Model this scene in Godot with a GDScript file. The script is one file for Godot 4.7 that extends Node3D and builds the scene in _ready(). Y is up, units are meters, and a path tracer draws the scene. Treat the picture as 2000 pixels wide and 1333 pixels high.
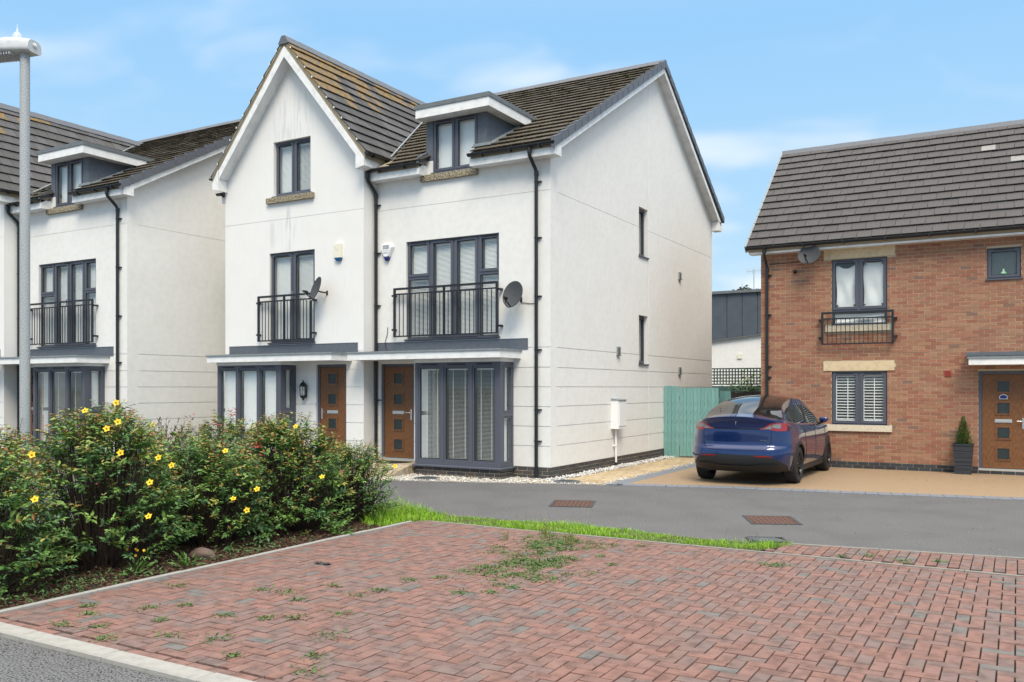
extends Node3D
# A residential street corner: rendered semi-detached houses, a brick house, a parked car, block paving and a shrub bed.
# World axes: x runs along the house fronts, -z runs away from the street, y up, metres.

const EYE := Vector3(7.895, 1.8, 15.175)
const YAW := 30.0
const FOCAL := 1709.0 / 1333.0      # in picture heights
const SHIFT := 91.5 / 1333.0

var MT := {}
var rng := RandomNumberGenerator.new()
var used := {}


# ---------------------------------------------------------------- mesh building
class MB:
	var v := PackedVector3Array()
	var n := PackedVector3Array()
	var c := PackedColorArray()
	var col := Color.WHITE
	var tinted := false
	var t := Transform3D.IDENTITY

	func put(a: Vector3, b: Vector3, d: Vector3, na: Vector3, nb: Vector3, nd: Vector3) -> void:
		v.append(a); v.append(d); v.append(b)
		n.append(na); n.append(nd); n.append(nb)
		if tinted:
			c.append(col); c.append(col); c.append(col)

	func tri(a: Vector3, b: Vector3, d: Vector3) -> void:      # counter-clockwise from outside
		a = t * a; b = t * b; d = t * d
		var m := (b - a).cross(d - a).normalized()
		put(a, b, d, m, m, m)

	func quad(a: Vector3, b: Vector3, d: Vector3, e: Vector3) -> void:
		tri(a, b, d); tri(a, d, e)

	func hexa(p: Array) -> void:      # 8 corners: bottom ring 0-3 counter-clockwise seen from above, top ring 4-7
		quad(p[3], p[2], p[1], p[0]); quad(p[4], p[5], p[6], p[7])
		for i in 4:
			var j := (i + 1) % 4
			quad(p[i], p[j], p[j + 4], p[i + 4])

	func box(x0: float, x1: float, y0: float, y1: float, z0: float, z1: float) -> void:
		hexa([Vector3(x0, y0, z1), Vector3(x1, y0, z1), Vector3(x1, y0, z0), Vector3(x0, y0, z0), Vector3(x0, y1, z1), Vector3(x1, y1, z1), Vector3(x1, y1, z0), Vector3(x0, y1, z0)])

	func cbox(x0: float, x1: float, y0: float, y1: float, z0: float, z1: float, k: float) -> void:      # top edges chamfered
		hexa([Vector3(x0, y0, z1), Vector3(x1, y0, z1), Vector3(x1, y0, z0), Vector3(x0, y0, z0), Vector3(x0, y1 - k, z1), Vector3(x1, y1 - k, z1), Vector3(x1, y1 - k, z0), Vector3(x0, y1 - k, z0)])
		var a := [Vector3(x0, y1 - k, z1), Vector3(x1, y1 - k, z1), Vector3(x1, y1 - k, z0), Vector3(x0, y1 - k, z0)]
		var b := [Vector3(x0 + k, y1, z1 - k), Vector3(x1 - k, y1, z1 - k), Vector3(x1 - k, y1, z0 + k), Vector3(x0 + k, y1, z0 + k)]
		quad(b[0], b[1], b[2], b[3])
		for i in 4:
			var j := (i + 1) % 4
			quad(a[i], a[j], b[j], b[i])

	func ring(x0: float, x1: float, y0: float, y1: float, k: float, z0: float, z1: float) -> void:
		box(x0, x1, y0, y0 + k, z0, z1); box(x0, x1, y1 - k, y1, z0, z1)
		box(x0, x0 + k, y0 + k, y1 - k, z0, z1); box(x1 - k, x1, y0 + k, y1 - k, z0, z1)

	func prism(poly: Array, axis: Vector3) -> void:      # poly: Vector3 outline, counter-clockwise seen from the side that axis points to
		var m := poly.size()
		for i in m:
			var j := (i + 1) % m
			quad(poly[i], poly[j], poly[j] + axis, poly[i] + axis)
		for i in range(1, m - 1):
			tri(poly[0] + axis, poly[i] + axis, poly[i + 1] + axis)
			tri(poly[0], poly[i + 1], poly[i])

	func grid(rows: Array) -> void:      # smooth sheet; rows of equally many points
		var h := rows.size()
		var w: int = rows[0].size()
		var nm := []
		for i in h:
			var r := PackedVector3Array()
			for j in w:
				var a: Vector3 = rows[maxi(i - 1, 0)][j]
				var b: Vector3 = rows[mini(i + 1, h - 1)][j]
				var d: Vector3 = rows[i][maxi(j - 1, 0)]
				var e: Vector3 = rows[i][mini(j + 1, w - 1)]
				if j == 0 and (rows[i][0] as Vector3).is_equal_approx(rows[i][w - 1]):
					d = rows[i][w - 2]
				if j == w - 1 and (rows[i][0] as Vector3).is_equal_approx(rows[i][w - 1]):
					e = rows[i][1]
				r.append((t.basis * (e - d).cross(b - a)).normalized())
			nm.append(r)
		for i in h - 1:
			for j in w - 1:
				var a: Vector3 = t * rows[i][j]
				var b: Vector3 = t * rows[i][j + 1]
				var d: Vector3 = t * rows[i + 1][j + 1]
				var e: Vector3 = t * rows[i + 1][j]
				put(a, b, d, nm[i][j], nm[i][j + 1], nm[i + 1][j + 1])
				put(a, d, e, nm[i][j], nm[i + 1][j + 1], nm[i + 1][j])

	func tube(path: Array, radii: Array, sides := 8, caps := true) -> void:
		var rows := []
		var side := Vector3.ZERO
		for i in path.size():
			var d: Vector3 = ((path[mini(i + 1, path.size() - 1)] as Vector3) - (path[maxi(i - 1, 0)] as Vector3)).normalized()
			if side == Vector3.ZERO:
				side = d.cross(Vector3.UP if absf(d.y) < 0.9 else Vector3.RIGHT).normalized()
			side = (side - d * side.dot(d)).normalized()
			var up := d.cross(side)
			var r := PackedVector3Array()
			for k in sides + 1:
				var a := TAU * k / sides
				r.append((path[i] as Vector3) + (side * cos(a) + up * sin(a)) * float(radii[mini(i, radii.size() - 1)]))
			rows.append(r)
		grid(rows)
		if caps:
			for e in [0, path.size() - 1]:
				for k in sides:
					if e == 0:
						tri(path[e], rows[e][k + 1], rows[e][k])
					else:
						tri(path[e], rows[e][k], rows[e][k + 1])

	func lathe(prof: Array, sides := 20, ax := Basis.IDENTITY, at := Vector3.ZERO) -> void:      # prof: Vector2(radius, height), turned about ax.y
		var rows := []
		for p in prof:
			var r := PackedVector3Array()
			for k in sides + 1:
				var a := -TAU * k / sides
				r.append(at + ax * Vector3(p.x * cos(a), p.y, p.x * sin(a)))
			rows.append(r)
		grid(rows)

	func mesh() -> ArrayMesh:
		var a := []
		a.resize(Mesh.ARRAY_MAX)
		a[Mesh.ARRAY_VERTEX] = v
		a[Mesh.ARRAY_NORMAL] = n
		if tinted:
			a[Mesh.ARRAY_COLOR] = c
		var m := ArrayMesh.new()
		m.add_surface_from_arrays(Mesh.PRIMITIVE_TRIANGLES, a)
		return m


func tinted() -> MB:
	var b := MB.new()
	b.tinted = true
	return b


# ---------------------------------------------------------------- nodes
func numbered(called: String) -> String:
	used[called] = used.get(called, 0) + 1
	return called if used[called] == 1 else "%s_%03d" % [called, used[called] - 1]

func part(parent: Node, called: String, m: Mesh, mat: Material, kind := "") -> MeshInstance3D:
	var o := MeshInstance3D.new()
	o.name = called if parent != self else numbered(called)
	o.mesh = m
	o.material_override = mat
	if kind:
		o.set_meta("kind", kind)
	parent.add_child(o, true)
	return o

func put(parent: Node, called: String, b: MB, mat: Material, kind := "") -> MeshInstance3D:
	return part(parent, called, b.mesh(), mat, kind)

func holder(parent: Node, called: String, at := Vector3.ZERO, turn := 0.0) -> Node3D:
	var o := Node3D.new()
	o.name = called if parent != self else numbered(called)
	o.position = at
	o.rotation.y = turn
	parent.add_child(o, true)
	return o

func tag(o: Node, label: String, category: String, group := "") -> Node:
	o.set_meta("label", label)
	o.set_meta("category", category)
	if group:
		o.set_meta("group", group)
	return o

func thing(called: String, label: String, category: String, at := Vector3.ZERO, turn := 0.0, group := "") -> Node3D:
	var o := holder(self, called, at, turn)
	tag(o, label, category, group)
	return o

func copies(parent: Node, called: String, m: Mesh, mat: Material, where: Array, tints := []) -> void:
	var mm := MultiMesh.new()
	mm.transform_format = MultiMesh.TRANSFORM_3D
	mm.use_colors = tints.size() > 0
	mm.mesh = m
	mm.instance_count = where.size()
	for i in where.size():
		mm.set_instance_transform(i, where[i])
		if tints.size() > 0:
			mm.set_instance_color(i, tints[i])
	var o := MultiMeshInstance3D.new()
	o.name = called if parent != self else numbered(called)
	o.multimesh = mm
	o.material_override = mat
	o.set_meta("kind", "stuff")
	parent.add_child(o, true)
	if parent == self:
		pass

# how large a small piece at p facing along nrm shows; 0 outside the picture
func shows(p: Vector3, nrm: Vector3) -> float:
	var a := deg_to_rad(YAW)
	var fw := Vector3(-sin(a), 0, -cos(a))
	var rt := Vector3(cos(a), 0, -sin(a))
	var d := p - EYE
	var z := d.dot(fw)
	if z < 0.5:
		return 0.0
	var x := d.dot(rt) / z * FOCAL
	var y := d.y / z * FOCAL - SHIFT
	if absf(x) > 0.77 or absf(y) > 0.52:
		return 0.0
	return maxf(0.0, -nrm.dot(d.normalized())) / (z * z)


# ---------------------------------------------------------------- materials
func lin(r: float, g: float, b: float, a := 1.0) -> Color:
	var q := Color(r, g, b).linear_to_srgb()
	q.a = a
	return q

func noise(sd: int, freq: float, stops: Array, kind := FastNoiseLite.TYPE_SIMPLEX_SMOOTH, octaves := 4, size := 512) -> NoiseTexture2D:
	var f := FastNoiseLite.new()
	f.seed = sd
	f.noise_type = kind
	f.frequency = freq
	f.fractal_octaves = octaves
	if kind == FastNoiseLite.TYPE_CELLULAR:
		f.fractal_type = FastNoiseLite.FRACTAL_NONE
		f.cellular_return_type = FastNoiseLite.RETURN_DISTANCE
	var g := Gradient.new()
	var at := PackedFloat32Array()
	var cs := PackedColorArray()
	for s in stops:
		at.append(s[0]); cs.append(s[1])
	g.offsets = at
	g.colors = cs
	var x := NoiseTexture2D.new()
	x.width = size
	x.height = size
	x.seamless = true
	x.noise = f
	x.color_ramp = g
	return x

func grey(x: float) -> Color:
	return Color(x, x, x)

# tile: metres that one repeat of the textures covers (a number or a Vector3)
func mat(key: String, color: Color, rough := 0.8, tex: Texture2D = null, tile: Variant = 1.0, bump: Texture2D = null, depth := 0.3) -> StandardMaterial3D:
	var m := StandardMaterial3D.new()
	m.resource_name = key
	m.albedo_color = color
	m.roughness = rough
	if tex or bump:
		m.uv1_triplanar = true
		m.uv1_world_triplanar = true
		m.uv1_triplanar_sharpness = 8.0
		var s: Vector3 = tile if tile is Vector3 else Vector3.ONE * float(tile)
		m.uv1_scale = Vector3(1 / s.x, 1 / s.y, 1 / s.z)
	if tex:
		m.albedo_texture = tex
	if bump:
		m.heightmap_enabled = true
		m.heightmap_texture = bump
		m.heightmap_scale = depth
	MT[key] = m
	return m

func materials() -> void:
	var mottle := noise(3, 0.02, [[0.0, grey(0.965)], [0.5, grey(0.985)], [1.0, grey(1.0)]])
	var fine := noise(5, 0.12, [[0.0, grey(0.72)], [0.5, grey(0.9)], [1.0, grey(1.0)]])
	var relief := noise(6, 0.1, [[0.0, grey(0.0)], [1.0, grey(1.0)]])
	var grain := noise(7, 0.035, [[0.0, grey(0.62)], [0.45, grey(0.82)], [0.55, grey(0.92)], [1.0, grey(1.0)]])
	var speck := noise(8, 0.06, [[0.0, grey(1.0)], [0.08, grey(0.98)], [0.16, grey(0.80)], [1.0, grey(0.86)]], FastNoiseLite.TYPE_CELLULAR)
	var aggregate := noise(9, 0.09, [[0.0, grey(1.0)], [0.35, grey(0.78)], [0.7, grey(0.6)], [1.0, grey(0.45)]], FastNoiseLite.TYPE_CELLULAR)
	var chippings := noise(10, 0.09, [[0.0, grey(1.0)], [0.3, grey(0.85)], [0.6, grey(0.55)], [1.0, grey(0.25)]], FastNoiseLite.TYPE_CELLULAR)
	var blotch := noise(11, 0.012, [[0.0, grey(0.88)], [0.4, grey(0.96)], [0.6, grey(0.98)], [1.0, grey(1.0)]])
	var wall := mat("render", lin(0.80, 0.79, 0.765), 0.9, mottle, 2.2, relief, 0.12)
	wall.detail_enabled = true
	wall.detail_blend_mode = BaseMaterial3D.BLEND_MODE_MUL
	wall.detail_albedo = noise(14, 0.01, [[0.0, Color(0.98, 0.979, 0.975)], [0.45, Color(0.992, 0.992, 0.99)], [1.0, Color(1, 1, 1)]])
	wall.detail_uv_layer = BaseMaterial3D.DETAIL_UV_2
	wall.uv2_triplanar = true
	wall.uv2_world_triplanar = true
	wall.uv2_scale = Vector3.ONE / 5.5
	mat("white_board", lin(0.83, 0.83, 0.82), 0.45, blotch, 1.7)
	mat("frame_grey", lin(0.084, 0.09, 0.117), 0.42)
	mat("seal", lin(0.012, 0.012, 0.014), 0.6)
	mat("rail_black", lin(0.012, 0.013, 0.018), 0.45)
	mat("pipe_black", lin(0.014, 0.015, 0.018), 0.38)
	mat("lead", lin(0.11, 0.125, 0.15), 0.55, blotch, 0.9)
	mat("lead_pale", lin(0.24, 0.27, 0.28), 0.5, blotch, 0.7)
	mat("trim_grey", lin(0.15, 0.165, 0.175), 0.5, blotch, 1.1)
	mat("blind", lin(0.82, 0.85, 0.84), 0.6)
	mat("sheet", lin(0.72, 0.75, 0.74), 0.85)
	var gl := mat("glass", lin(0.55, 0.68, 0.68, 0.06), 0.02)
	gl.transparency = BaseMaterial3D.TRANSPARENCY_ALPHA
	gl.metallic_specular = 0.7
	mat("obscure_glass", lin(0.02, 0.035, 0.035), 0.12, fine, 0.15, relief, 0.25).metallic_specular = 0.6
	mat("room", lin(0.16, 0.15, 0.14), 0.9)
	mat("door_wood", lin(0.235, 0.095, 0.03), 0.5, grain, Vector3(0.22, 2.4, 0.22))
	mat("door_trim", lin(0.26, 0.105, 0.036), 0.45, grain, Vector3(0.22, 2.4, 0.22))
	mat("chrome", lin(0.7, 0.7, 0.7), 0.25).metallic = 1.0
	mat("satin", lin(0.55, 0.57, 0.57), 0.4).metallic = 0.6
	mat("stone_sill", lin(0.42, 0.36, 0.25), 0.9, noise(13, 0.03, [[0.0, grey(0.4)], [0.35, grey(0.65)], [0.6, grey(0.92)], [1.0, grey(1.0)]]), 0.8)
	mat("stone_pale", lin(0.66, 0.53, 0.34), 0.85, blotch, 1.0)
	mat("stone_wet", lin(0.68, 0.60, 0.46), 0.85, blotch, 0.5)
	mat("mortar", lin(0.6, 0.5, 0.36), 0.95, fine, 0.4)
	mat("brick_dark", lin(0.05, 0.048, 0.05), 0.55, fine, 0.35)
	mat("brick", Color.WHITE, 0.85, noise(15, 0.05, [[0.0, grey(0.68)], [0.5, grey(0.9)], [1.0, grey(1.0)]]), 0.35, relief, 0.1).vertex_color_use_as_albedo = true
	mat("tile", Color.WHITE, 0.8, noise(17, 0.03, [[0.0, grey(0.7)], [0.5, grey(0.9)], [1.0, grey(1.0)]]), 0.5, relief, 0.08).vertex_color_use_as_albedo = true
	mat("tile_moss", Color.WHITE, 0.9, noise(18, 0.03, [[0.0, Color(0.55, 0.5, 0.3)], [0.38, Color(0.7, 0.63, 0.45)], [0.5, Color(0.9, 0.87, 0.82)], [1.0, Color(1, 1, 1)]]), 0.7, relief, 0.3).vertex_color_use_as_albedo = true
	mat("tile_lichen", Color.WHITE, 0.9, noise(19, 0.016, [[0.0, Color(0.54, 0.52, 0.51)], [0.5, Color(0.63, 0.60, 0.53)], [0.6, Color(0.8, 0.66, 0.34)], [0.7, Color(0.95, 0.66, 0.1)], [1.0, Color(0.8, 0.7, 0.42)]]), 0.8, relief, 0.2)
	mat("verge_grey", lin(0.115, 0.126, 0.148), 0.55, blotch, 0.6)
	mat("batten", lin(0.36, 0.31, 0.22), 0.9, fine, 0.5)
	mat("moss", lin(0.075, 0.075, 0.018), 1.0, fine, 0.1)
	mat("asphalt", lin(0.19, 0.188, 0.192), 0.9, aggregate, 0.6, aggregate, -0.25)
	mat("asphalt_coarse", lin(0.2, 0.2, 0.207), 0.9, chippings, 0.7, chippings, -0.5)
	for k in ["asphalt", "asphalt_coarse"]:
		var m: StandardMaterial3D = MT[k]
		m.detail_enabled = true
		m.detail_blend_mode = BaseMaterial3D.BLEND_MODE_MUL
		m.detail_albedo = noise(21, 0.008, [[0.0, grey(0.9)], [0.5, grey(0.97)], [1.0, grey(1.0)]])
		m.detail_uv_layer = BaseMaterial3D.DETAIL_UV_2
		m.uv2_triplanar = true
		m.uv2_world_triplanar = true
		m.uv2_scale = Vector3.ONE / 5.0
	mat("ground", lin(0.09, 0.09, 0.07), 0.95, blotch, 6.0)
	var paver := mat("paver", Color.WHITE, 0.88, speck, 0.33, relief, 0.12)
	paver.vertex_color_use_as_albedo = true
	paver.detail_enabled = true
	paver.detail_blend_mode = BaseMaterial3D.BLEND_MODE_MUL
	paver.detail_albedo = noise(23, 0.02, [[0.0, grey(0.72)], [0.5, grey(0.92)], [1.0, grey(1.0)]])
	paver.detail_uv_layer = BaseMaterial3D.DETAIL_UV_2
	paver.uv2_triplanar = true
	paver.uv2_world_triplanar = true
	paver.uv2_scale = Vector3.ONE / 1.6
	mat("concrete_old", lin(0.24, 0.225, 0.2), 0.9, blotch, 0.8)
	mat("joint_sand", lin(0.03, 0.024, 0.018), 1.0, fine, 0.2)
	mat("concrete", lin(0.33, 0.32, 0.295), 0.9, blotch, 0.8, relief, 0.15)
	mat("resin", lin(0.47, 0.38, 0.275), 0.75, noise(25, 0.14, [[0.0, Color(0.55, 0.45, 0.36)], [0.4, Color(0.85, 0.8, 0.74)], [1.0, Color(1, 1, 1)]], FastNoiseLite.TYPE_CELLULAR), 0.3, relief, 0.3)
	mat("sandstone", Color.WHITE, 0.85, noise(26, 0.015, [[0.0, Color(0.75, 0.66, 0.52)], [0.5, Color(0.95, 0.9, 0.82)], [1.0, Color(1, 1, 1)]]), 1.2, relief, 0.3).vertex_color_use_as_albedo = true
	mat("sett", lin(0.17, 0.185, 0.215), 0.7, blotch, 0.4)
	mat("pebble", Color.WHITE, 0.85).vertex_color_use_as_albedo = true
	mat("mulch", lin(0.045, 0.022, 0.014), 1.0, grain, 0.4, relief, 0.8)
	mat("chip", Color.WHITE, 1.0).vertex_color_use_as_albedo = true
	var lf := mat("leaf", Color.WHITE, 0.55)
	lf.vertex_color_use_as_albedo = true
	lf.backlight_enabled = true
	lf.backlight = Color(0.45, 0.5, 0.3)
	var gr := mat("grass", Color.WHITE, 0.6)
	gr.vertex_color_use_as_albedo = true
	gr.backlight_enabled = true
	gr.backlight = Color(0.5, 0.55, 0.3)
	var pt := mat("petal", lin(0.85, 0.56, 0.01), 0.6)
	pt.backlight_enabled = true
	pt.backlight = Color(0.5, 0.5, 0.4)
	mat("bark", lin(0.075, 0.05, 0.035), 0.9, fine, 0.2)
	mat("galvanised", lin(0.55, 0.58, 0.6), 0.5, noise(28, 0.05, [[0.0, grey(0.7)], [0.5, grey(0.88)], [1.0, grey(1.0)]], FastNoiseLite.TYPE_CELLULAR), 0.3).metallic = 0.1
	mat("lamp_shell", lin(0.55, 0.57, 0.58), 0.45, blotch, 0.6)
	var clear := mat("clear_plastic", lin(0.8, 0.82, 0.82, 0.25), 0.1)
	clear.transparency = BaseMaterial3D.TRANSPARENCY_ALPHA
	mat("teal", Color.WHITE, 0.8, grain, Vector3(0.12, 4.0, 0.12)).vertex_color_use_as_albedo = true
	mat("dark_fence", lin(0.075, 0.068, 0.062), 0.85, grain, Vector3(0.3, 2.5, 0.3))
	mat("clad", lin(0.078, 0.095, 0.118), 0.5, blotch, 3.0)
	mat("iron_rust", lin(0.15, 0.085, 0.065), 0.85, noise(29, 0.05, [[0.0, Color(0.5, 0.45, 0.42)], [0.5, Color(0.85, 0.8, 0.78)], [1.0, Color(1, 1, 1)]]), 0.5)
	mat("iron", lin(0.05, 0.05, 0.052), 0.7, fine, 0.3)
	mat("rubber", lin(0.016, 0.016, 0.017), 0.85)
	mat("dish_grey", lin(0.04, 0.044, 0.05), 0.65)
	mat("plastic_black", lin(0.012, 0.012, 0.013), 0.5)
	mat("plastic_cream", lin(0.76, 0.73, 0.6), 0.5)
	mat("plastic_white", lin(0.8, 0.8, 0.8), 0.4)
	mat("plastic_blue", lin(0.01, 0.1, 0.25), 0.3)
	mat("plastic_navy", lin(0.012, 0.014, 0.16), 0.3)
	mat("print_navy", lin(0.03, 0.05, 0.16), 0.6)
	mat("terracotta", lin(0.3, 0.045, 0.035), 0.8)
	var paint := mat("car_paint", lin(0.003, 0.017, 0.095), 0.2)
	paint.metallic = 0.3
	paint.clearcoat_enabled = true
	paint.clearcoat = 1.0
	paint.clearcoat_roughness = 0.03
	mat("car_glass", lin(0.008, 0.009, 0.01), 0.03).metallic_specular = 0.75
	mat("car_black", lin(0.014, 0.014, 0.015), 0.55)
	mat("car_seam", lin(0.004, 0.004, 0.006), 0.8)
	mat("tail_red", lin(0.24, 0.006, 0.007), 0.08).metallic_specular = 0.7
	mat("tail_clear", lin(0.16, 0.165, 0.17), 0.1).metallic_specular = 0.7
	mat("tail_dark", lin(0.03, 0.01, 0.01), 0.1)
	mat("rim", lin(0.03, 0.031, 0.034), 0.35).metallic = 0.6
	mat("planter", lin(0.022, 0.024, 0.03), 0.65)


# ---------------------------------------------------------------- building pieces
# A wall: outline (x, y) in the wall's own plane, outer face at z = 0, running inwards; cuts are [x0, x1, y0, y1, deep]
func wall(parent: Node, outline: Array, thick: float, xf: Transform3D, cuts: Array, m: Material) -> void:
	var o := CSGCombiner3D.new()
	o.name = "wall"
	o.transform = xf
	o.material_override = m
	var p := CSGPolygon3D.new()
	p.name = "slab"
	p.polygon = PackedVector2Array(outline)
	p.depth = thick
	p.material = m
	o.add_child(p, true)
	for k in cuts:
		var b := CSGBox3D.new()
		b.name = "opening"
		b.operation = CSGShape3D.OPERATION_SUBTRACTION
		var deep: float = k[4]
		b.size = Vector3(k[1] - k[0], k[3] - k[2], deep * 2.0)
		b.position = Vector3((k[0] + k[1]) / 2.0, (k[2] + k[3]) / 2.0, 0)
		b.material = m
		o.add_child(b, true)
	parent.add_child(o, true)

func grooves(x0: float, x1: float, heights: Array) -> Array:
	var out := []
	for y in heights:
		var k: float = 0.010 if y > 5.0 else 0.016
		out.append([x0, x1, y - k / 2.0, y + k / 2.0, 0.010 if y > 5.0 else 0.014])
	return out

# slats of a venetian blind between x0..x1, y0..y1 at depth z; open: how far the slats are turned open
func slats(b: MB, x0: float, x1: float, y0: float, y1: float, z: float, open: float) -> void:
	var step := 0.026
	var y := y0
	var a := lerpf(1.25, 0.10, open)
	while y < y1 - 0.03:
		var dz := cos(a) * 0.0135
		var dy := sin(a) * 0.0135
		b.quad(Vector3(x0, y - dy, z + dz), Vector3(x1, y - dy, z + dz), Vector3(x1, y + dy, z - dz), Vector3(x0, y + dy, z - dz))
		y += step
	b.box(x0, x1, y1 - 0.035, y1, z - 0.015, z + 0.015)
	for k in [0.22, 0.78]:
		var x := lerpf(x0, x1, k)
		b.box(x - 0.004, x + 0.004, y0, y1, z + 0.0145, z + 0.0155)

# lights: [x0, y0, x1, y1, sash, blind]; blind -1 none, 0..1 how far open
func window(parent: Node, called: String, at: Vector3, turn: float, lights: Array, recess := 0.06, sill := 0.0) -> Node3D:
	var o := holder(parent, called, at, turn)
	var fr := MB.new()
	var z := -recess
	var x_most := 0.0
	for l in lights:
		x_most = maxf(x_most, l[2])
		fr.ring(l[0], l[2], l[1], l[3], 0.034, z - 0.07, z)
		var k := 0.034
		if l[4]:
			var s := MB.new()
			s.ring(l[0] + 0.026, l[2] - 0.026, l[1] + 0.026, l[3] - 0.026, 0.05, z - 0.055, z + 0.016)
			put(o, "sash", s, MT.frame_grey)
			k = 0.076
		var g := MB.new()
		g.quad(Vector3(l[0] + k, l[1] + k, z - 0.02), Vector3(l[2] - k, l[1] + k, z - 0.02), Vector3(l[2] - k, l[3] - k, z - 0.02), Vector3(l[0] + k, l[3] - k, z - 0.02))
		put(o, "pane", g, MT.glass)
		var q := MB.new()
		q.ring(l[0] + k, l[2] - k, l[1] + k, l[3] - k, 0.008, z - 0.03, z - 0.004)
		put(o, "seal", q, MT.seal)
		if l[5] >= 0.0:
			var b := MB.new()
			slats(b, l[0] + k + 0.012, l[2] - k - 0.012, l[1] + k + 0.012, l[3] - k - 0.006, z - 0.10, l[5])
			put(o, "blind", b, MT.blind)
	put(o, "frame", fr, MT.frame_grey)
	if sill > 0.0:
		var s := MB.new()
		s.box(-0.03, x_most + 0.03, -0.03, 0.0, z - 0.05, 0.035)
		put(o, "sill", s, MT.frame_grey)
	return o

func vent_slot(o: Node, x0: float, x1: float, y: float, z: float) -> void:
	var b := MB.new()
	b.box(x0, x1, y, y + 0.018, z, z + 0.02)
	put(o, "vent", b, MT.seal)

# front door in an opening w x h; its outer face recess behind the wall
func door(parent: Node, at: Vector3, w: float, h: float, recess: float, pane_ys: Array, letter_y: float, hinge_left := true) -> Node3D:
	var o := holder(parent, "door", at)
	var z := -recess
	var fr := MB.new()
	fr.box(0, 0.06, 0, h, z - 0.07, z); fr.box(w - 0.06, w, 0, h, z - 0.07, z); fr.box(0.06, w - 0.06, h - 0.06, h, z - 0.07, z)
	put(o, "frame", fr, MT.frame_grey)
	var lf := MB.new()
	lf.box(0.065, w - 0.065, 0.045, h - 0.065, z - 0.06, z - 0.018)
	put(o, "leaf", lf, MT.door_wood)
	var th := MB.new()
	th.box(0.0, w, -0.03, 0.035, z - 0.06, z + 0.03)
	put(o, "threshold", th, MT.satin)
	var cx := w * 0.5 - 0.01
	for y in pane_ys:
		var r := MB.new()
		r.ring(cx - 0.145, cx + 0.145, y - 0.145, y + 0.145, 0.032, z - 0.02, z - 0.004)
		r.ring(cx - 0.120, cx + 0.120, y - 0.120, y + 0.120, 0.010, z - 0.02, z + 0.002)
		put(o, "pane_frame", r, MT.door_trim)
		var g := MB.new()
		g.box(cx - 0.111, cx + 0.111, y - 0.111, y + 0.111, z - 0.03, z - 0.012)
		put(o, "pane", g, MT.obscure_glass)
	var l := MB.new()
	l.cbox(cx - 0.155, cx + 0.155, letter_y - 0.035, letter_y + 0.035, z - 0.02, z - 0.006, 0.004)
	l.box(cx - 0.125, cx + 0.125, letter_y - 0.02, letter_y + 0.02, z - 0.01, z + 0.001)
	put(o, "letter_box", l, MT.satin)
	var hd := MB.new()
	var hx: float = w - 0.12 if hinge_left else 0.12
	hd.box(hx - 0.018, hx + 0.018, letter_y - 0.16, letter_y + 0.07, z - 0.018, z - 0.008)
	hd.tube([Vector3(hx, letter_y, z - 0.01), Vector3(hx, letter_y, z + 0.05), Vector3(hx + (-0.12 if hinge_left else 0.12), letter_y, z + 0.05)], [0.009], 8)
	put(o, "handle", hd, MT.chrome)
	return o

# balcony railing standing proud of the wall; w x h, bars upright
func railing(parent: Node, at: Vector3, w: float, h: float, n_bars: int, middle := true, band := 0.12) -> void:
	var o := holder(parent, "railing", at)
	var f := MB.new()
	f.box(0, w, h - 0.045, h, 0.0, 0.04); f.box(0.045, w - 0.045, 0, 0.03, 0.005, 0.035)
	f.box(0, 0.045, 0, h - 0.045, 0.0, 0.04); f.box(w - 0.045, w, 0, h - 0.045, 0.0, 0.04)
	f.box(0.045, w - 0.045, h - band - 0.03, h - band, 0.005, 0.035)
	if middle:
		f.box(w / 2 - 0.022, w / 2 + 0.022, 0.03, h - band - 0.03, 0.002, 0.038)
		f.box(w / 2 - 0.022, w / 2 + 0.022, h - band, h - 0.045, 0.002, 0.038)
	put(o, "rail", f, MT.rail_black)
	var b := MB.new()
	b.box(-0.007, 0.007, 0.03, h - band - 0.03, 0.013, 0.027)
	var bar := b.mesh()
	for i in n_bars:
		var x := lerpf(0.045, w - 0.045, (i + 1.0) / (n_bars + 1.0))
		if middle and absf(x - w / 2) < 0.04:
			continue
		part(o, "baluster", bar, MT.rail_black).position.x = x
	for x in [-0.03, w + 0.03]:
		for y in [0.16, h - band - 0.04]:
			var k := MB.new()
			k.box(x - 0.03, x + 0.03, y - 0.02, y + 0.02, -0.10, 0.02)
			put(o, "bracket", k, MT.rail_black)

func gutter(parent: Node, a: Vector3, b: Vector3, r := 0.058) -> void:
	var d := (b - a).normalized()
	var side := d.cross(Vector3.UP).normalized()
	var outer := []
	for e in [a, b]:
		var row := PackedVector3Array()
		for k in 11:
			var an := PI * k / 10.0
			row.append((e as Vector3) + side * cos(an) * r - Vector3.UP * sin(an) * r)
		for k in 11:
			var an := PI * (10 - k) / 10.0
			row.append((e as Vector3) + side * cos(an) * (r - 0.006) - Vector3.UP * sin(an) * (r - 0.006))
		row.append(row[0])
		outer.append(row)
	var m := MB.new()
	m.grid(outer)
	for e in 2:
		for k in 9:
			m.tri(outer[e][0], outer[e][k + 1], outer[e][k + 2])
	put(parent, "gutter", m, MT.pipe_black)
	var n := int(a.distance_to(b) / 0.9) + 1
	for i in n:
		var q := a.lerp(b, (i + 0.5) / n)
		var k := MB.new()
		k.t = Transform3D(Basis(d, Vector3.UP, side), q)
		k.box(-0.012, 0.012, -r - 0.018, 0.004, -r - 0.004, r + 0.002)
		put(parent, "gutter_bracket", k, MT.pipe_black)

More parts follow.
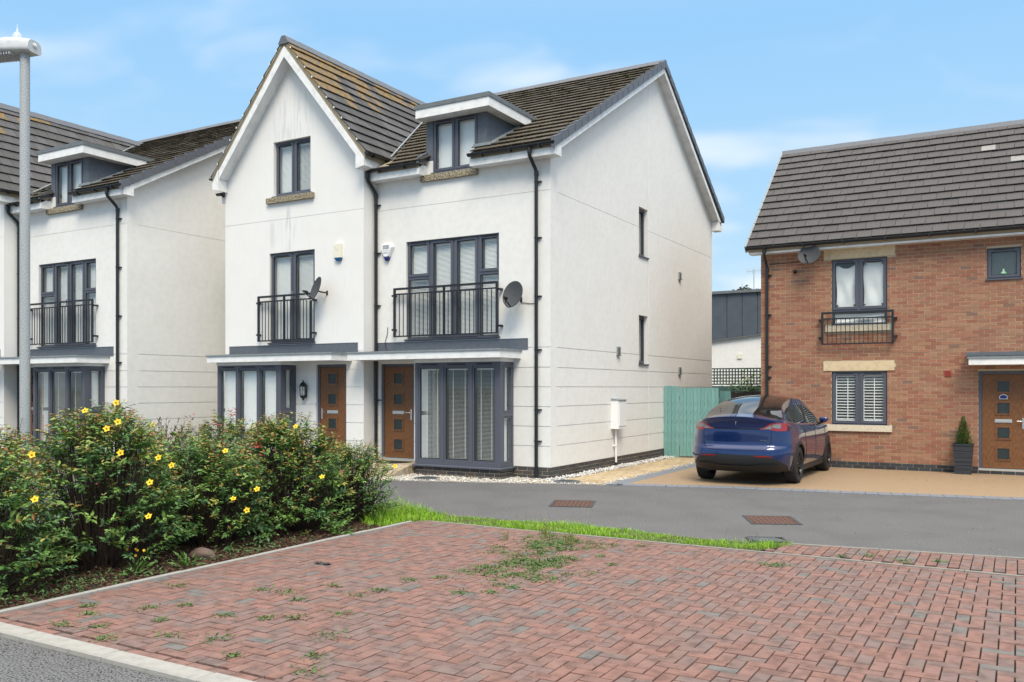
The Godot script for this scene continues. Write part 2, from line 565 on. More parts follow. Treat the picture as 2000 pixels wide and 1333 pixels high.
# pipe from a gutter outlet back to the wall and down
func downpipe(parent: Node, x: float, y_top: float, z_gutter: float, z_wall: float, y_low: float, bracket_ys: Array) -> void:
	var o := holder(parent, "downpipe")
	var r := 0.036
	var b := MB.new()
	var path := [Vector3(x, y_top, z_gutter), Vector3(x, y_top - 0.12, z_gutter), Vector3(x, y_top - 0.17, z_gutter - 0.02), Vector3(x, y_top - 0.36, z_wall + 0.04), Vector3(x, y_top - 0.42, z_wall), Vector3(x, y_low, z_wall)]
	b.tube(path, [r], 12)
	put(o, "pipe", b, MT.pipe_black)
	for y in [y_top - 0.06, y_top - 0.45]:
		var s := MB.new()
		s.tube([Vector3(x, y - 0.045, z_gutter if y > y_top - 0.2 else z_wall), Vector3(x, y + 0.045, z_gutter if y > y_top - 0.2 else z_wall)], [r + 0.007], 12)
		put(o, "socket", s, MT.pipe_black)
	for y in bracket_ys:
		var k := MB.new()
		k.tube([Vector3(x, y - 0.018, z_wall), Vector3(x, y + 0.018, z_wall)], [r + 0.006], 12)
		k.box(x - 0.012, x + 0.10, y - 0.012, y + 0.012, z_wall - r - 0.03, z_wall - 0.005)
		put(o, "bracket", k, MT.pipe_black)

# one roof tile lying on the slope: x along the eaves, y out of the slope, z down the slope, front edge at z = 0
func tile_shape(b: MB, w := 0.297, l := 0.40, th := 0.026, lift := 0.050) -> void:
	var y0 := lift
	var y1 := lift - 0.048
	b.hexa([Vector3(0, y0 - th, 0), Vector3(w, y0 - th, 0), Vector3(w, y1 - th, -l), Vector3(0, y1 - th, -l), Vector3(0.002, y0 - 0.004, 0.001), Vector3(w - 0.002, y0 - 0.004, 0.001), Vector3(w, y1, -l), Vector3(0, y1, -l)])

# rows of tiles; slope: Transform3D at the lower left corner with basis (along, out, down); keep: func(point) -> int: 0 leave out, 1 plain, 2 second material; rest is joined
func tiles(roof: Node3D, at: Vector3, slope: Transform3D, rows: int, gauge: float, length: float, keep: Callable, tint: Callable, mats: Array, list: Array) -> void:
	var w := 0.30
	for r in rows:
		var x := -0.15 if r % 2 == 1 else 0.0
		while x < length - 0.02:
			var x0 := maxf(x, 0.0)
			var x1 := minf(x + w, length)
			x += w
			if x1 - x0 < 0.04:
				continue
			var p := slope * Vector3((x0 + x1) / 2, 0, -gauge * (r + 0.5))
			var k: int = keep.call(p)
			if k == 0:
				continue
			var q := slope * Transform3D(Basis.from_euler(Vector3(rng.randfn(0, 0.006), rng.randfn(0, 0.003), rng.randfn(0, 0.004))), Vector3(x0 + 0.0015, rng.randf_range(-0.002, 0.003), -gauge * r + rng.randf_range(-0.004, 0.004)))
			list.append([shows(at + p, slope.basis.y), q, x1 - x0 - 0.007, mats[k - 1], tint.call(p), k])

func lay_tiles(roof: Node3D, list: Array, most := 300) -> void:
	list.sort_custom(func(a, b): return a[0] > b[0])
	var shapes := {}
	var joined := {}
	for i in list.size():
		var e: Array = list[i]
		if i < most and e[0] > 0.0:
			var tone := int(clampf(e[4].g * 60.0, 0, 7))
			var key := "%d %s %.3f" % [tone, e[3].resource_name, e[2]]
			if not shapes.has(key):
				var b := tinted()
				b.col = e[4]
				tile_shape(b, e[2])
				shapes[key] = b.mesh()
			part(roof, "tile", shapes[key], e[3]).transform = e[1]
		else:
			if not joined.has(e[3]):
				joined[e[3]] = tinted()
			var j: MB = joined[e[3]]
			j.col = e[4]
			j.t = e[1]
			tile_shape(j, e[2])
	var mesh: ArrayMesh = null
	for m in joined:
		var a: ArrayMesh = joined[m].mesh()
		if mesh == null:
			mesh = a
		else:
			mesh.add_surface_from_arrays(Mesh.PRIMITIVE_TRIANGLES, a.surface_get_arrays(0))
		mesh.surface_set_material(mesh.get_surface_count() - 1, m)
	if mesh:
		part(roof, "tile_field", mesh, null, "stuff")

# courses of bricks over [x0, x1] x [y0, y1] in the plane z = 0 of the holder, holes cut out; returns [score, box..., tone]
func courses(x0: float, x1: float, y0: float, y1: float, holes: Array, out: Array, xf: Transform3D, tones: Array, proud := 0.008, phase := 0) -> void:
	var row := phase
	var y := y0
	while y < y1 - 0.02:
		var top := minf(y + 0.065, y1)
		var spans := [[x0, x1]]
		for h in holes:
			if h[2] < top - 0.005 and h[3] > y + 0.005:
				var nx := []
				for s in spans:
					if h[1] <= s[0] or h[0] >= s[1]:
						nx.append(s)
						continue
					if h[0] > s[0]: nx.append([s[0], h[0]])
					if h[1] < s[1]: nx.append([h[1], s[1]])
				spans = nx
		for s in spans:
			var x: float = floorf((s[0] - x0) / 0.225) * 0.225 + x0 - (0.1125 if row % 2 else 0.0)
			while x < s[1]:
				var a := maxf(x, s[0])
				var b := minf(x + 0.215, s[1])
				x += 0.225
				if b - a < 0.03:
					continue
				var tone: Color = tones[rng.randi() % tones.size()]
				out.append([shows(xf * Vector3((a + b) / 2, (y + top) / 2, 0), xf.basis.z), a, b, y, top, proud + rng.randf_range(-0.003, 0.003), tone])
		y += 0.075
		row += 1

func lay_bricks(parent: Node3D, list: Array, xf: Transform3D, m: Material, most := 300) -> void:
	list.sort_custom(func(a, b): return a[0] > b[0])
	var rest := tinted()
	rest.t = xf
	var shapes := {}
	var n_rest := 0
	for i in list.size():
		var e: Array = list[i]
		if i < most and e[0] > 0.0:
			var w: float = snappedf(e[2] - e[1], 0.005)
			var h: float = snappedf(e[4] - e[3], 0.005)
			var key := "%.3f %.3f %s" % [w, h, e[6].to_html()]
			if not shapes.has(key):
				var b := tinted()
				b.col = e[6]
				b.box(-w / 2, w / 2, -h / 2, h / 2, -0.02, 0.0)
				shapes[key] = b.mesh()
			var o := part(parent, "brick", shapes[key], m)
			o.transform = xf * Transform3D(Basis(Vector3.FORWARD, rng.randfn(0, 0.004)), Vector3((e[1] + e[2]) / 2, (e[3] + e[4]) / 2, e[5]))
		else:
			rest.col = e[6]
			rest.box(e[1], e[2], e[3], e[4], -0.02, e[5])
			n_rest += 1
	if n_rest:
		put(parent, "brick_field", rest, m, "stuff")


# ---------------------------------------------------------------- the rendered semi-detached pair
const BANDS := [0.65, 1.04, 1.43, 1.82, 2.205, 2.6, 5.68]
const TILE_TONES := [0.045, 0.055, 0.065, 0.075, 0.052, 0.06]

func front_y(z: float) -> float:      # top of the deck of the front slope
	return 6.55 + 0.565 * (0.30 - z)

func gable_y(x: float) -> float:
	return 9.66 - 1.213 * absf(x + 6.40)

func semi(at: Vector3, label: String, near: bool, stained: Material) -> Node3D:
	var h := thing("semi_detached_house", label, "house", at, 0.0, "white rendered semi-detached houses")
	var R: Material = MT.render
	var I := Transform3D.IDENTITY
	# walls
	var g := grooves(-4.4, 0.1, BANDS)
	g.append_array([[-4.20, -3.29, 0.2, 2.32, 1.0], [-2.80, -0.86, 0.1, 2.32, 1.0], [-3.50, -1.17, 2.80, 4.94, 1.0], [-2.80, -1.68, 6.33, 7.0, 1.0]])
	wall(h, [Vector2(-4.34, 0.24), Vector2(0, 0.24), Vector2(0, 6.60), Vector2(-4.34, 6.60)], 0.3, I, g, R)
	g = grooves(-8.7, -4.2, BANDS)
	g.append_array([[-5.705, -4.828, 0.2, 2.32, 1.0], [-8.24, -6.36, 0.1, 2.32, 1.0], [-7.14, -5.745, 2.80, 4.915, 1.0], [-7.01, -5.87, 6.22, 7.476, 1.0]])
	wall(h, [Vector2(-8.6, 0.24), Vector2(-4.34, 0.24), Vector2(-4.34, 7.0), Vector2(-6.40, 9.5), Vector2(-8.6, 6.85)], 0.3, Transform3D(Basis.IDENTITY, Vector3(0, 0, 0.4)), g, stained)
	wall(h, [Vector2(-0.1, 0.24), Vector2(0.3, 0.24), Vector2(0.3, 6.9), Vector2(-0.1, 6.9)], 0.3, Transform3D(Basis(Vector3.UP, PI / 2), Vector3(-4.34, 0, 0)), grooves(-0.5, 0.5, BANDS), R)
	# the gable side: x of the wall runs along -z
	var side := Transform3D(Basis(Vector3.UP, PI / 2), Vector3(0, 0, 0))
	g = grooves(-0.1, 11.0, BANDS)
	g.append_array([[4.62, 5.20, 5.0, 6.18, 1.0], [4.62, 5.20, 2.38, 3.56, 1.0]])
	wall(h, [Vector2(0.3, 0.24), Vector2(10.45, 0.24), Vector2(10.45, 6.80), Vector2(5.78, 9.80), Vector2(0.3, 6.66)], 0.3, side, g, R)
	wall(h, [Vector2(-10.45, 0.0), Vector2(0.1, 0.0), Vector2(0.1, 6.60), Vector2(-5.78, 9.80), Vector2(-10.45, 6.75)], 0.3, Transform3D(Basis(Vector3.UP, -PI / 2), Vector3(-8.6, 0, 0)), [], R)
	wall(h, [Vector2(0.3, 0.0), Vector2(8.3, 0.0), Vector2(8.3, 6.75), Vector2(0.3, 6.75)], 0.3, Transform3D(Basis(Vector3.UP, PI), Vector3(0, 0, -10.45)), [], R)
	var jt := MB.new()
	jt.box(-0.01, 0.003, 0.26, 9.35, -5.285, -5.273)
	put(h, "movement_joint", jt, MT.white_board)
	# floors and the party wall
	for y in [[0.0, 0.2], [2.6, 2.78], [5.2, 5.4]]:
		var b := MB.new()
		b.box(-8.29, -4.49, y[0], y[1], -10.14, 0.09); b.box(-4.19, -0.31, y[0], y[1], -10.14, -0.31)
		put(h, "floor_slab", b, MT.room)
	var pw := MB.new()
	pw.box(-4.49, -4.19, 0.0, 6.55, -10.14, -0.302)
	put(h, "party_wall", pw, MT.room)
	var backs := MB.new()
	for y in [0.2, 2.78]:
		backs.box(-8.29, -4.5, y, y + 2.38, -4.1, -4.0); backs.box(-4.18, -0.31, y, y + 2.38, -4.1, -4.0)
	put(h, "partition", backs, MT.room)
	plinths(h, at, near)
	# windows
	var w: Node3D
	w = window(h, "window", Vector3(-7.01, 6.22, 0.4), 0, [[0, 0, 0.57, 1.25, true, 0.05], [0.57, 0, 1.14, 1.25, true, 0.35]], 0.09, 1.0)
	vent_slot(w, 0.12, 0.46, 1.185, -0.09); vent_slot(w, 0.68, 1.02, 1.185, -0.09)
	var s := MB.new()
	s.cbox(-7.19, -5.75, 6.06, 6.19, 0.3, 0.47, 0.01)
	put(h, "stone_sill", s, MT.stone_sill)
	for y in [5.0, 2.38]:
		window(h, "window", Vector3(0, y, -4.62), PI / 2, [[0, 0, 0.58, 1.18, true, -1.0]], 0.1, 1.0)
		var bl := MB.new()
		bl.box(-0.32, -0.30, y, y + 1.18, -5.22, -4.60)
		put(h, "roller_blind", bl, MT.lead_pale)
	w = window(h, "french_window", Vector3(-7.14, 2.84, 0.4), 0, [[0, 0, 0.6975, 2.07, true, 0.12], [0.6975, 0, 1.395, 2.07, true, 0.3]], 0.06, 1.0)
	vent_slot(w, 0.14, 0.55, 2.0, -0.06); vent_slot(w, 0.84, 1.25, 2.0, -0.06)
	bar_handle(w, 0.7, 1.0, -0.044)
	w = window(h, "french_window", Vector3(-3.50, 2.84, 0), 0, [[0, 0, 0.60, 1.32, false, 0.5], [0, 1.32, 0.60, 2.10, true, 0.2], [0.60, 0, 1.205, 2.10, true, 0.28], [1.205, 0, 1.81, 2.10, true, 0.28], [1.81, 0, 2.33, 1.32, false, 0.3], [1.81, 1.32, 2.33, 2.10, true, 0.2]], 0.06, 1.0)
	vent_slot(w, 0.10, 0.5, 2.05, -0.06); vent_slot(w, 1.0, 1.4, 2.05, -0.06); vent_slot(w, 1.9, 2.26, 2.05, -0.06)
	bar_handle(w, 1.15, 1.0, -0.044)
	railing(h, Vector3(-3.75, 2.89, 0.09), 2.62, 1.055, 23)
	railing(h, Vector3(-7.40, 2.87, 0.49), 1.66, 1.055, 15)
	# bays
	bay(h, at, Vector3(-2.88, 0, 0.52), 2.05, 0.52, true, [0.97, 1.0, 1.0], 0.06)
	bay(h, at, Vector3(-8.33, 0, 0.88), 2.02, 0.48, true, [0.05, 0.05, 0.05], 0.0)
	# doors
	door(h, Vector3(-4.20, 0.24, 0), 0.91, 2.08, 0.05, [1.765, 1.31, 0.765, 0.33], 1.025)
	door(h, Vector3(-5.705, 0.24, 0.4), 0.877, 2.08, 0.05, [1.765, 1.31, 0.765, 0.33], 1.025, false)
	# canopies
	canopy(h, -4.42, -0.66, 0.0, 0.84, 2.385)
	canopy(h, -8.45, -4.66, 0.4, 1.08, 2.385)
	roofs(h, at, near)
	dormer(h)
	# rainwater
	downpipe(h, -0.285, 6.46, 0.335, 0.055, 0.05, [5.85, 4.75, 3.6, 2.55, 1.37, 0.75] if near else [5.8, 4.65, 3.5, 2.4])
	downpipe(h, -4.28, 6.46, 0.335, 0.055, 0.2, [5.8, 4.75, 3.6, 1.53])
	return h

func bar_handle(w: Node3D, x: float, y: float, z: float) -> void:
	var b := MB.new()
	b.tube([Vector3(x, y - 0.02, z - 0.01), Vector3(x, y - 0.02, z + 0.035), Vector3(x, y + 0.17, z + 0.035)], [0.011], 8)
	put(w, "handle", b, MT.chrome)

func plinths(h: Node3D, at: Vector3, near: bool) -> void:
	var p := holder(h, "plinth")
	for q in [[-0.9, -0.012, -0.2, 0.238, -0.3, -0.012], [-4.62, -3.0, -0.2, 0.238, -0.3, -0.012], [-0.3, -0.012, -0.2, 0.238, -10.4, -0.301], [-6.3, -4.352, -0.2, 0.238, -0.299, 0.388], [-8.588, -8.2, -0.2, 0.238, 0.0, 0.388]]:
		var b := MB.new()
		b.box(q[0], q[1], q[2], q[3], q[4], q[5])
		put(p, "mortar", b, MT.mortar)
	if not near:
		return
	var tones := [Color(0.085, 0.08, 0.08), Color(0.07, 0.066, 0.068), Color(0.10, 0.09, 0.088), Color(0.12, 0.095, 0.085), Color(0.085, 0.084, 0.09)]
	var list := []
	var xf := Transform3D(Basis(Vector3.UP, PI / 2), Vector3(-0.014, 0.012, 0))
	courses(0.0, 7.4, 0.0, 0.225, [], list, Transform3D(xf.basis, at + xf.origin), tones, 0.007)
	lay_bricks(p, list, xf, MT.brick)
	list = []
	xf = Transform3D(Basis.IDENTITY, Vector3(-0.855, 0.012, -0.014))
	courses(0.0, 0.845, 0.0, 0.225, [], list, Transform3D(xf.basis, at + xf.origin), tones, 0.007, 1)
	xf.origin.x = -0.855
	lay_bricks(p, list, xf, MT.brick)
	list = []
	xf = Transform3D(Basis.IDENTITY, Vector3(-6.2, 0.012, 0.386))
	courses(0.0, 1.85, 0.0, 0.225, [], list, Transform3D(xf.basis, at + xf.origin), tones, 0.007)
	lay_bricks(p, list, xf, MT.brick)

func bay(h: Node3D, at: Vector3, o0: Vector3, w: float, deep: float, near: bool, open: Array, open_side: float) -> void:
	var o := holder(h, "bay_window", o0)
	# the front: three lights, the right-hand side: one over another
	var k := w / 3.0
	var y0 := 0.235
	var hh := 2.08
	var fr := MB.new()
	fr.ring(0, w, y0, y0 + hh, 0.075, -0.075, 0)
	for i in [1, 2]:
		fr.box(k * i - 0.03, k * i + 0.03, y0 + 0.075, y0 + hh - 0.075, -0.07, 0.004)
	fr.box(w - 0.10, w + 0.004, y0 - 0.0, y0 + hh - 0.001, -0.0755, 0.006)
	# sides
	for x in [[w - 0.075, w], [0.0, 0.075]]:
		fr.box(x[0], x[1], y0, y0 + 0.07, -deep, -0.076); fr.box(x[0], x[1], y0 + hh - 0.07, y0 + hh, -deep, -0.076)
		fr.box(x[0], x[1], y0 + 0.07, y0 + hh - 0.07, -deep, -deep + 0.06)
		fr.box(x[0], x[1], y0 + 0.07, y0 + hh - 0.07, -0.13, -0.076)
		fr.box(x[0], x[1], 1.235, 1.315, -deep + 0.06, -0.13)
	put(o, "frame", fr, MT.frame_grey)
	for i in 3:
		var x0 := k * i + (0.075 if i == 0 else 0.03)
		var x1 := k * (i + 1) - (0.10 if i == 2 else 0.03)
		var s := MB.new()
		s.ring(x0, x1, y0 + 0.076, y0 + hh - 0.076, 0.042, -0.06, -0.012)
		put(o, "sash", s, MT.frame_grey)
		var gl := MB.new()
		var e := 0.042
		gl.quad(Vector3(x0 + e, y0 + 0.118, -0.03), Vector3(x1 - e, y0 + 0.118, -0.03), Vector3(x1 - e, y0 + hh - 0.118, -0.03), Vector3(x0 + e, y0 + hh - 0.118, -0.03))
		put(o, "pane", gl, MT.glass)
		var q := MB.new()
		q.ring(x0 + e, x1 - e, y0 + 0.118, y0 + hh - 0.118, 0.010, -0.04, -0.013)
		put(o, "seal", q, MT.seal)
		var bl := MB.new()
		slats(bl, x0 + e + 0.015, x1 - e - 0.01, y0 + 0.14, y0 + hh - 0.12, -0.11, open[i])
		put(o, "blind", bl, MT.blind)
		vent_slot(o, x0 + 0.1, x1 - 0.1, y0 + hh - 0.05, 0.0)
	for y in [[y0 + 0.07, 1.235], [1.315, y0 + hh - 0.07]]:
		var s := MB.new()
		s.t = Transform3D(Basis(Vector3.UP, PI / 2), Vector3(w, 0, 0))
		s.ring(0.135, deep - 0.065, y[0] + 0.005, y[1] - 0.005, 0.035, -0.06, 0.004 if y[0] > 1.0 else -0.01)
		put(o, "sash", s, MT.frame_grey)
		var gl := MB.new()
		gl.t = s.t
		gl.quad(Vector3(0.17, y[0] + 0.04, -0.03), Vector3(deep - 0.10, y[0] + 0.04, -0.03), Vector3(deep - 0.10, y[1] - 0.04, -0.03), Vector3(0.17, y[1] - 0.04, -0.03))
		put(o, "pane", gl, MT.glass)
		var bl := MB.new()
		bl.t = s.t
		slats(bl, 0.175, deep - 0.105, y[0] + 0.05, y[1] - 0.045, -0.1, open_side)
		put(o, "blind", bl, MT.blind)
	var lp := MB.new()
	lp.box(0.076, w - 0.076, y0, y0 + hh, -deep - 0.3, -deep - 0.001)
	var sl := MB.new()
	sl.cbox(-0.045, w + 0.05, 0.195, 0.234, -deep, 0.055, 0.01)
	put(o, "sill", sl, MT.frame_grey)
	var hd := MB.new()
	hd.box(-0.02, w + 0.012, y0 + hh + 0.001, 2.384, -deep, 0.012)
	put(o, "head_board", hd, MT.white_board)
	var fl := MB.new()
	fl.box(0.0, w, 0.15, 0.194, -deep - 0.35, -0.02)
	put(o, "floor", fl, MT.room)
	var mo := MB.new()
	mo.box(0.012, w - 0.0112, -0.2, 0.149, -deep, -0.0125)
	put(o, "mortar", mo, MT.mortar)
	mo = MB.new()
	mo.box(0.012, w - 0.0112, 0.1495, 0.193, -0.0195, -0.0125)
	put(o, "mortar", mo, MT.mortar)
	if near:
		var tones := [Color(0.085, 0.078, 0.076), Color(0.07, 0.066, 0.068), Color(0.10, 0.087, 0.082), Color(0.12, 0.092, 0.08), Color(0.085, 0.084, 0.09)]
		var list := []
		var xf := Transform3D(Basis.IDENTITY, Vector3(0, -0.03, -0.014))
		courses(0.0, w, 0.0, 0.222, [], list, Transform3D(xf.basis, at + o0 + xf.origin), tones, 0.007)
		lay_bricks(o, list, xf, MT.brick)
		list = []
		xf = Transform3D(Basis(Vector3.UP, PI / 2), Vector3(w - 0.013, -0.03, 0))
		courses(0.012, deep, 0.0, 0.222, [], list, Transform3D(xf.basis, at + o0 + xf.origin), tones, 0.007, 1)
		lay_bricks(o, list, xf, MT.brick)

func canopy(h: Node3D, x0: float, x1: float, zw: float, zf: float, y: float) -> void:
	var o := holder(h, "canopy")
	var b := MB.new()
	b.box(x0, x1, y, y + 0.14, zf - 0.02, zf); b.box(x1 - 0.02, x1, y, y + 0.14, zw, zf - 0.02); b.box(x0, x0 + 0.02, y, y + 0.14, zw, zf - 0.02)
	put(o, "fascia", b, MT.white_board)
	b = MB.new()
	b.box(x0 + 0.02, x1 - 0.02, y, y + 0.01, zw, zf - 0.02)
	put(o, "soffit", b, MT.white_board)
	b = MB.new()
	b.box(x0 - 0.025, x1 + 0.025, y + 0.141, y + 0.172, zf - 0.06, zf + 0.025)
	b.box(x1 - 0.06, x1 + 0.025, y + 0.141, y + 0.172, zw, zf - 0.06); b.box(x0 - 0.025, x0 + 0.06, y + 0.141, y + 0.172, zw, zf - 0.06)
	put(o, "edge_trim", b, MT.lead_pale)
	b = MB.new()
	b.hexa([Vector3(x0 + 0.06, y + 0.126, zf - 0.06), Vector3(x1 - 0.06, y + 0.126, zf - 0.06), Vector3(x1 - 0.06, y + 0.126, zw), Vector3(x0 + 0.06, y + 0.126, zw), Vector3(x0 + 0.06, y + 0.17, zf - 0.06), Vector3(x1 - 0.06, y + 0.17, zf - 0.06), Vector3(x1 - 0.06, y + 0.176, zw), Vector3(x0 + 0.06, y + 0.176, zw)])
	put(o, "roof_sheet", b, MT.lead)
	b = MB.new()
	var top := 2.775
	b.box(x0 + 0.0, x1 + 0.16, y + 0.179, top, zw + 0.001, zw + 0.014)
	b.box(x0 + 0.0, x1 + 0.16, top, top + 0.012, zw + 0.001, zw + 0.02)
	put(o, "flashing", b, MT.lead)

func sloped(b: MB, x0: float, x1: float, za: float, ya: float, zb: float, yb: float, th: float) -> void:      # slab along x from (za, ya) up to (zb, yb), top face on that line
	b.hexa([Vector3(x0, ya - th, za), Vector3(x1, ya - th, za), Vector3(x1, yb - th, zb), Vector3(x0, yb - th, zb), Vector3(x0, ya, za), Vector3(x1, ya, za), Vector3(x1, yb, zb), Vector3(x0, yb, zb)])

func roofs(h: Node3D, at: Vector3, near: bool) -> void:
	var o := holder(h, "roof")
	var zr := -5.75
	var yr := front_y(zr)      # 9.97
	var d := MB.new()
	sloped(d, -4.06, -2.96, 0.28, front_y(0.28), zr, yr, 0.14)
	sloped(d, -8.85, -8.72, 0.28, front_y(0.28), zr, yr, 0.14)
	for s in [-1.0, 1.0]:      # beyond the valleys
		var xa: float = -6.40 + 2.34 * s
		var q := [Vector3(xa, front_y(-0.3), -0.3), Vector3(-6.40, front_y(-5.0), -5.0), Vector3(-6.40, yr, zr), Vector3(xa, yr, zr)]
		var p := []
		for e in q: p.append(e - Vector3(0, 0.14, 0))
		p.append_array(q)
		d.hexa(p)
	sloped(d, -1.66, 0.22, 0.28, front_y(0.28), zr, yr, 0.14)
	sloped(d, -2.96, -1.66, -0.16, front_y(-0.16), zr, yr, 0.14)
	put(o, "deck", d, MT.batten)
	d = MB.new()
	d.hexa([Vector3(-8.85, yr - 0.14, zr), Vector3(0.22, yr - 0.14, zr), Vector3(0.22, 6.75, -10.75), Vector3(-8.85, 6.75, -10.75), Vector3(-8.85, yr, zr), Vector3(0.22, yr, zr), Vector3(0.22, 6.89, -10.75), Vector3(-8.85, 6.89, -10.75)])
	put(o, "rear_slope", d, MT.verge_grey)
	# the front gable
	d = MB.new()
	for s in [-1.0, 1.0]:
		var xe: float = -6.40 + s * 2.33
		var p := [Vector3(-6.40, gable_y(-6.40), 0.68), Vector3(xe, gable_y(xe), 0.68), Vector3(xe + s * -0.001, gable_y(xe) - 0.16, 0.68), Vector3(-6.40, gable_y(-6.40) - 0.16, 0.68)]
		if s > 0:
			p.reverse()
		d.prism(p, Vector3(0, 0, -6.1)) if s < 0 else d.prism([p[0], p[3], p[2], p[1]], Vector3(0, 0, -6.1))
	put(o, "gable_deck", d, MT.batten)
	# tiles
	var list := []
	var a := atan(0.565)
	var U := Vector3.RIGHT
	var N := Vector3(0, cos(a), sin(a))
	var slope := Transform3D(Basis(U, N, U.cross(N)), Vector3(-8.85, front_y(0.33), 0.33))
	var keep_main := func(p: Vector3) -> int:
		if p.x > -3.1 and p.x < -1.36 and p.z > -1.5:
			if p.x > -1.7 and p.z > -0.25: return 1
			if p.x < -2.93 and p.z > -0.1: return 1
			return 0
		if gable_y(p.x - 0.16) > p.y + 0.12 and p.x > -8.6: return 0
		return 1
	var tone_main := func(p: Vector3) -> Color:
		var k: float = [0.085, 0.10, 0.115, 0.095, 0.105, 0.09][rng.randi() % 6]
		return Color(k * 1.12, k * 1.0, k * 0.84)
	tiles(o, at, slope, 20, 0.3475, 9.08, keep_main, tone_main, [MT.tile_moss], list)
	a = atan(1.213)
	N = Vector3(sin(a), cos(a), 0)
	var W := Vector3(cos(a), -sin(a), 0)
	slope = Transform3D(Basis(N.cross(W), N, W), Vector3(-6.40 + 2.36, gable_y(-6.40 + 2.36), 0.70))
	var keep_gable := func(p: Vector3) -> int:
		if front_y(p.z - 0.2) > p.y + 0.15: return 0
		var k := (p.y - 6.9) / 2.8 * 1.1 - (0.70 - p.z) / 6.5 + rng.randf_range(-0.25, 0.25)
		return 2 if k > (0.44 if near else 0.72) else 1
	var tone := func(p: Vector3) -> Color:
		var k: float = TILE_TONES[rng.randi() % 6] * 1.5
		return Color(k * 1.04, k, k * 1.03) if p.y > 0.0 else Color.WHITE
	var tone_g := func(p: Vector3) -> Color:
		return tone.call(p)
	tiles(o, at, slope, 11, 0.3375, 6.1, keep_gable, tone_g, [MT.tile, MT.tile_lichen], list)
	for e in list:
		if e[5] == 2:
			var k: float = rng.randf_range(0.26, 0.42)
			e[4] = Color(k, k, k)
	# the far side of the gable, seen only edge-on
	N = Vector3(-sin(a), cos(a), 0)
	W = Vector3(-cos(a), -sin(a), 0)
	slope = Transform3D(Basis(N.cross(W), N, W), Vector3(-6.40 - 2.36, gable_y(-6.40 - 2.36), -1.1))
	tiles(o, at, slope, 11, 0.3375, 1.8, func(_p): return 1, tone_g, [MT.tile], list)
	MT.tile_lichen.vertex_color_use_as_albedo = true
	lay_tiles(o, list)
	# ridge tiles
	ridge(o, Vector3(0.27, yr + 0.01, zr), Vector3(-8.88, yr + 0.01, zr), 0.5)
	ridge(o, Vector3(-6.40, gable_y(-6.40) + 0.02, 0.72), Vector3(-6.40, gable_y(-6.40) + 0.02, -5.3), 0.8)
	# verge of the side gable: a cap per course, boards and soffit below
	var n := 20
	for i in n:
		var z0 := 0.36 - (0.36 - zr) * i / n
		var z1 := 0.36 - (0.36 - zr) * (i + 1.06) / n
		var b := MB.new()
		b.hexa([Vector3(0.20, front_y(z0) - 0.11, z0), Vector3(0.285, front_y(z0) - 0.12, z0), Vector3(0.272, front_y(z1) - 0.13, z1), Vector3(0.20, front_y(z1) - 0.13, z1), Vector3(0.20, front_y(z0) + 0.085, z0), Vector3(0.285, front_y(z0) + 0.085, z0), Vector3(0.272, front_y(z1) + 0.03, z1), Vector3(0.20, front_y(z1) + 0.03, z1)])
		put(o, "verge_cap", b, MT.verge_grey)
	for i in 15:
		var t0 := i / 15.0
		var t1 := (i + 1.05) / 15.0
		var za := lerpf(-10.82, zr, t0)
		var zb := lerpf(-10.82, zr, t1)
		var ya := lerpf(6.87, yr, t0)
		var yb := lerpf(6.87, yr, t1)
		var b := MB.new()
		b.hexa([Vector3(0.20, yb - 0.13, zb), Vector3(0.275, yb - 0.13, zb), Vector3(0.275, ya - 0.11, za), Vector3(0.20, ya - 0.11, za), Vector3(0.20, yb + 0.03, zb), Vector3(0.275, yb + 0.03, zb), Vector3(0.275, ya + 0.055, za), Vector3(0.20, ya + 0.055, za)])
		put(o, "verge_cap", b, MT.verge_grey)
	var bb := MB.new()
	sloped(bb, 0.205, 0.235, 0.10, front_y(0.10) - 0.135, zr, yr - 0.135, 0.13)
	sloped(bb, 0.0, 0.205, 0.10, front_y(0.10) - 0.215, zr, yr - 0.215, 0.02)
	put(o, "bargeboard", bb, MT.white_board)
	bb = MB.new()
	bb.hexa([Vector3(0.205, yr - 0.265, zr), Vector3(0.235, yr - 0.265, zr), Vector3(0.235, 6.62, -10.6), Vector3(0.205, 6.62, -10.6), Vector3(0.205, yr - 0.135, zr), Vector3(0.235, yr - 0.135, zr), Vector3(0.235, 6.75, -10.6), Vector3(0.205, 6.75, -10.6)])
	bb.hexa([Vector3(0.0, yr - 0.235, zr), Vector3(0.205, yr - 0.235, zr), Vector3(0.205, 6.65, -10.6), Vector3(0.0, 6.65, -10.6), Vector3(0.0, yr - 0.215, zr), Vector3(0.205, yr - 0.215, zr), Vector3(0.205, 6.67, -10.6), Vector3(0.0, 6.67, -10.6)])
	put(o, "bargeboard", bb, MT.white_board)
	bb = MB.new()
	bb.box(0.0, 0.235, 6.48, 6.74, -10.72, -10.40)
	put(o, "eaves_box", bb, MT.white_board)
	# front eaves: fascia and soffit boxes, gutters
	for x in [[-4.33, -2.96], [-1.70, 0.245]]:
		var b := MB.new()
		b.box(x[0], x[1], 6.285, 6.50, 0.001, 0.275)
		put(o, "eaves_box", b, MT.white_board)
	gutter(o, Vector3(-4.30, 6.515, 0.335), Vector3(-2.98, 6.515, 0.335))
	gutter(o, Vector3(-1.70, 6.515, 0.335), Vector3(0.27, 6.515, 0.335))
	gutter(o, Vector3(-8.95, 6.515, 0.335), Vector3(-8.62, 6.515, 0.335))
	var eb := MB.new()
	eb.box(-8.86, -8.601, 6.285, 6.50, 0.05, 0.275)
	put(o, "eaves_box", eb, MT.white_board)
	# left end of the eaves beside the dormer
	var b2 := MB.new()
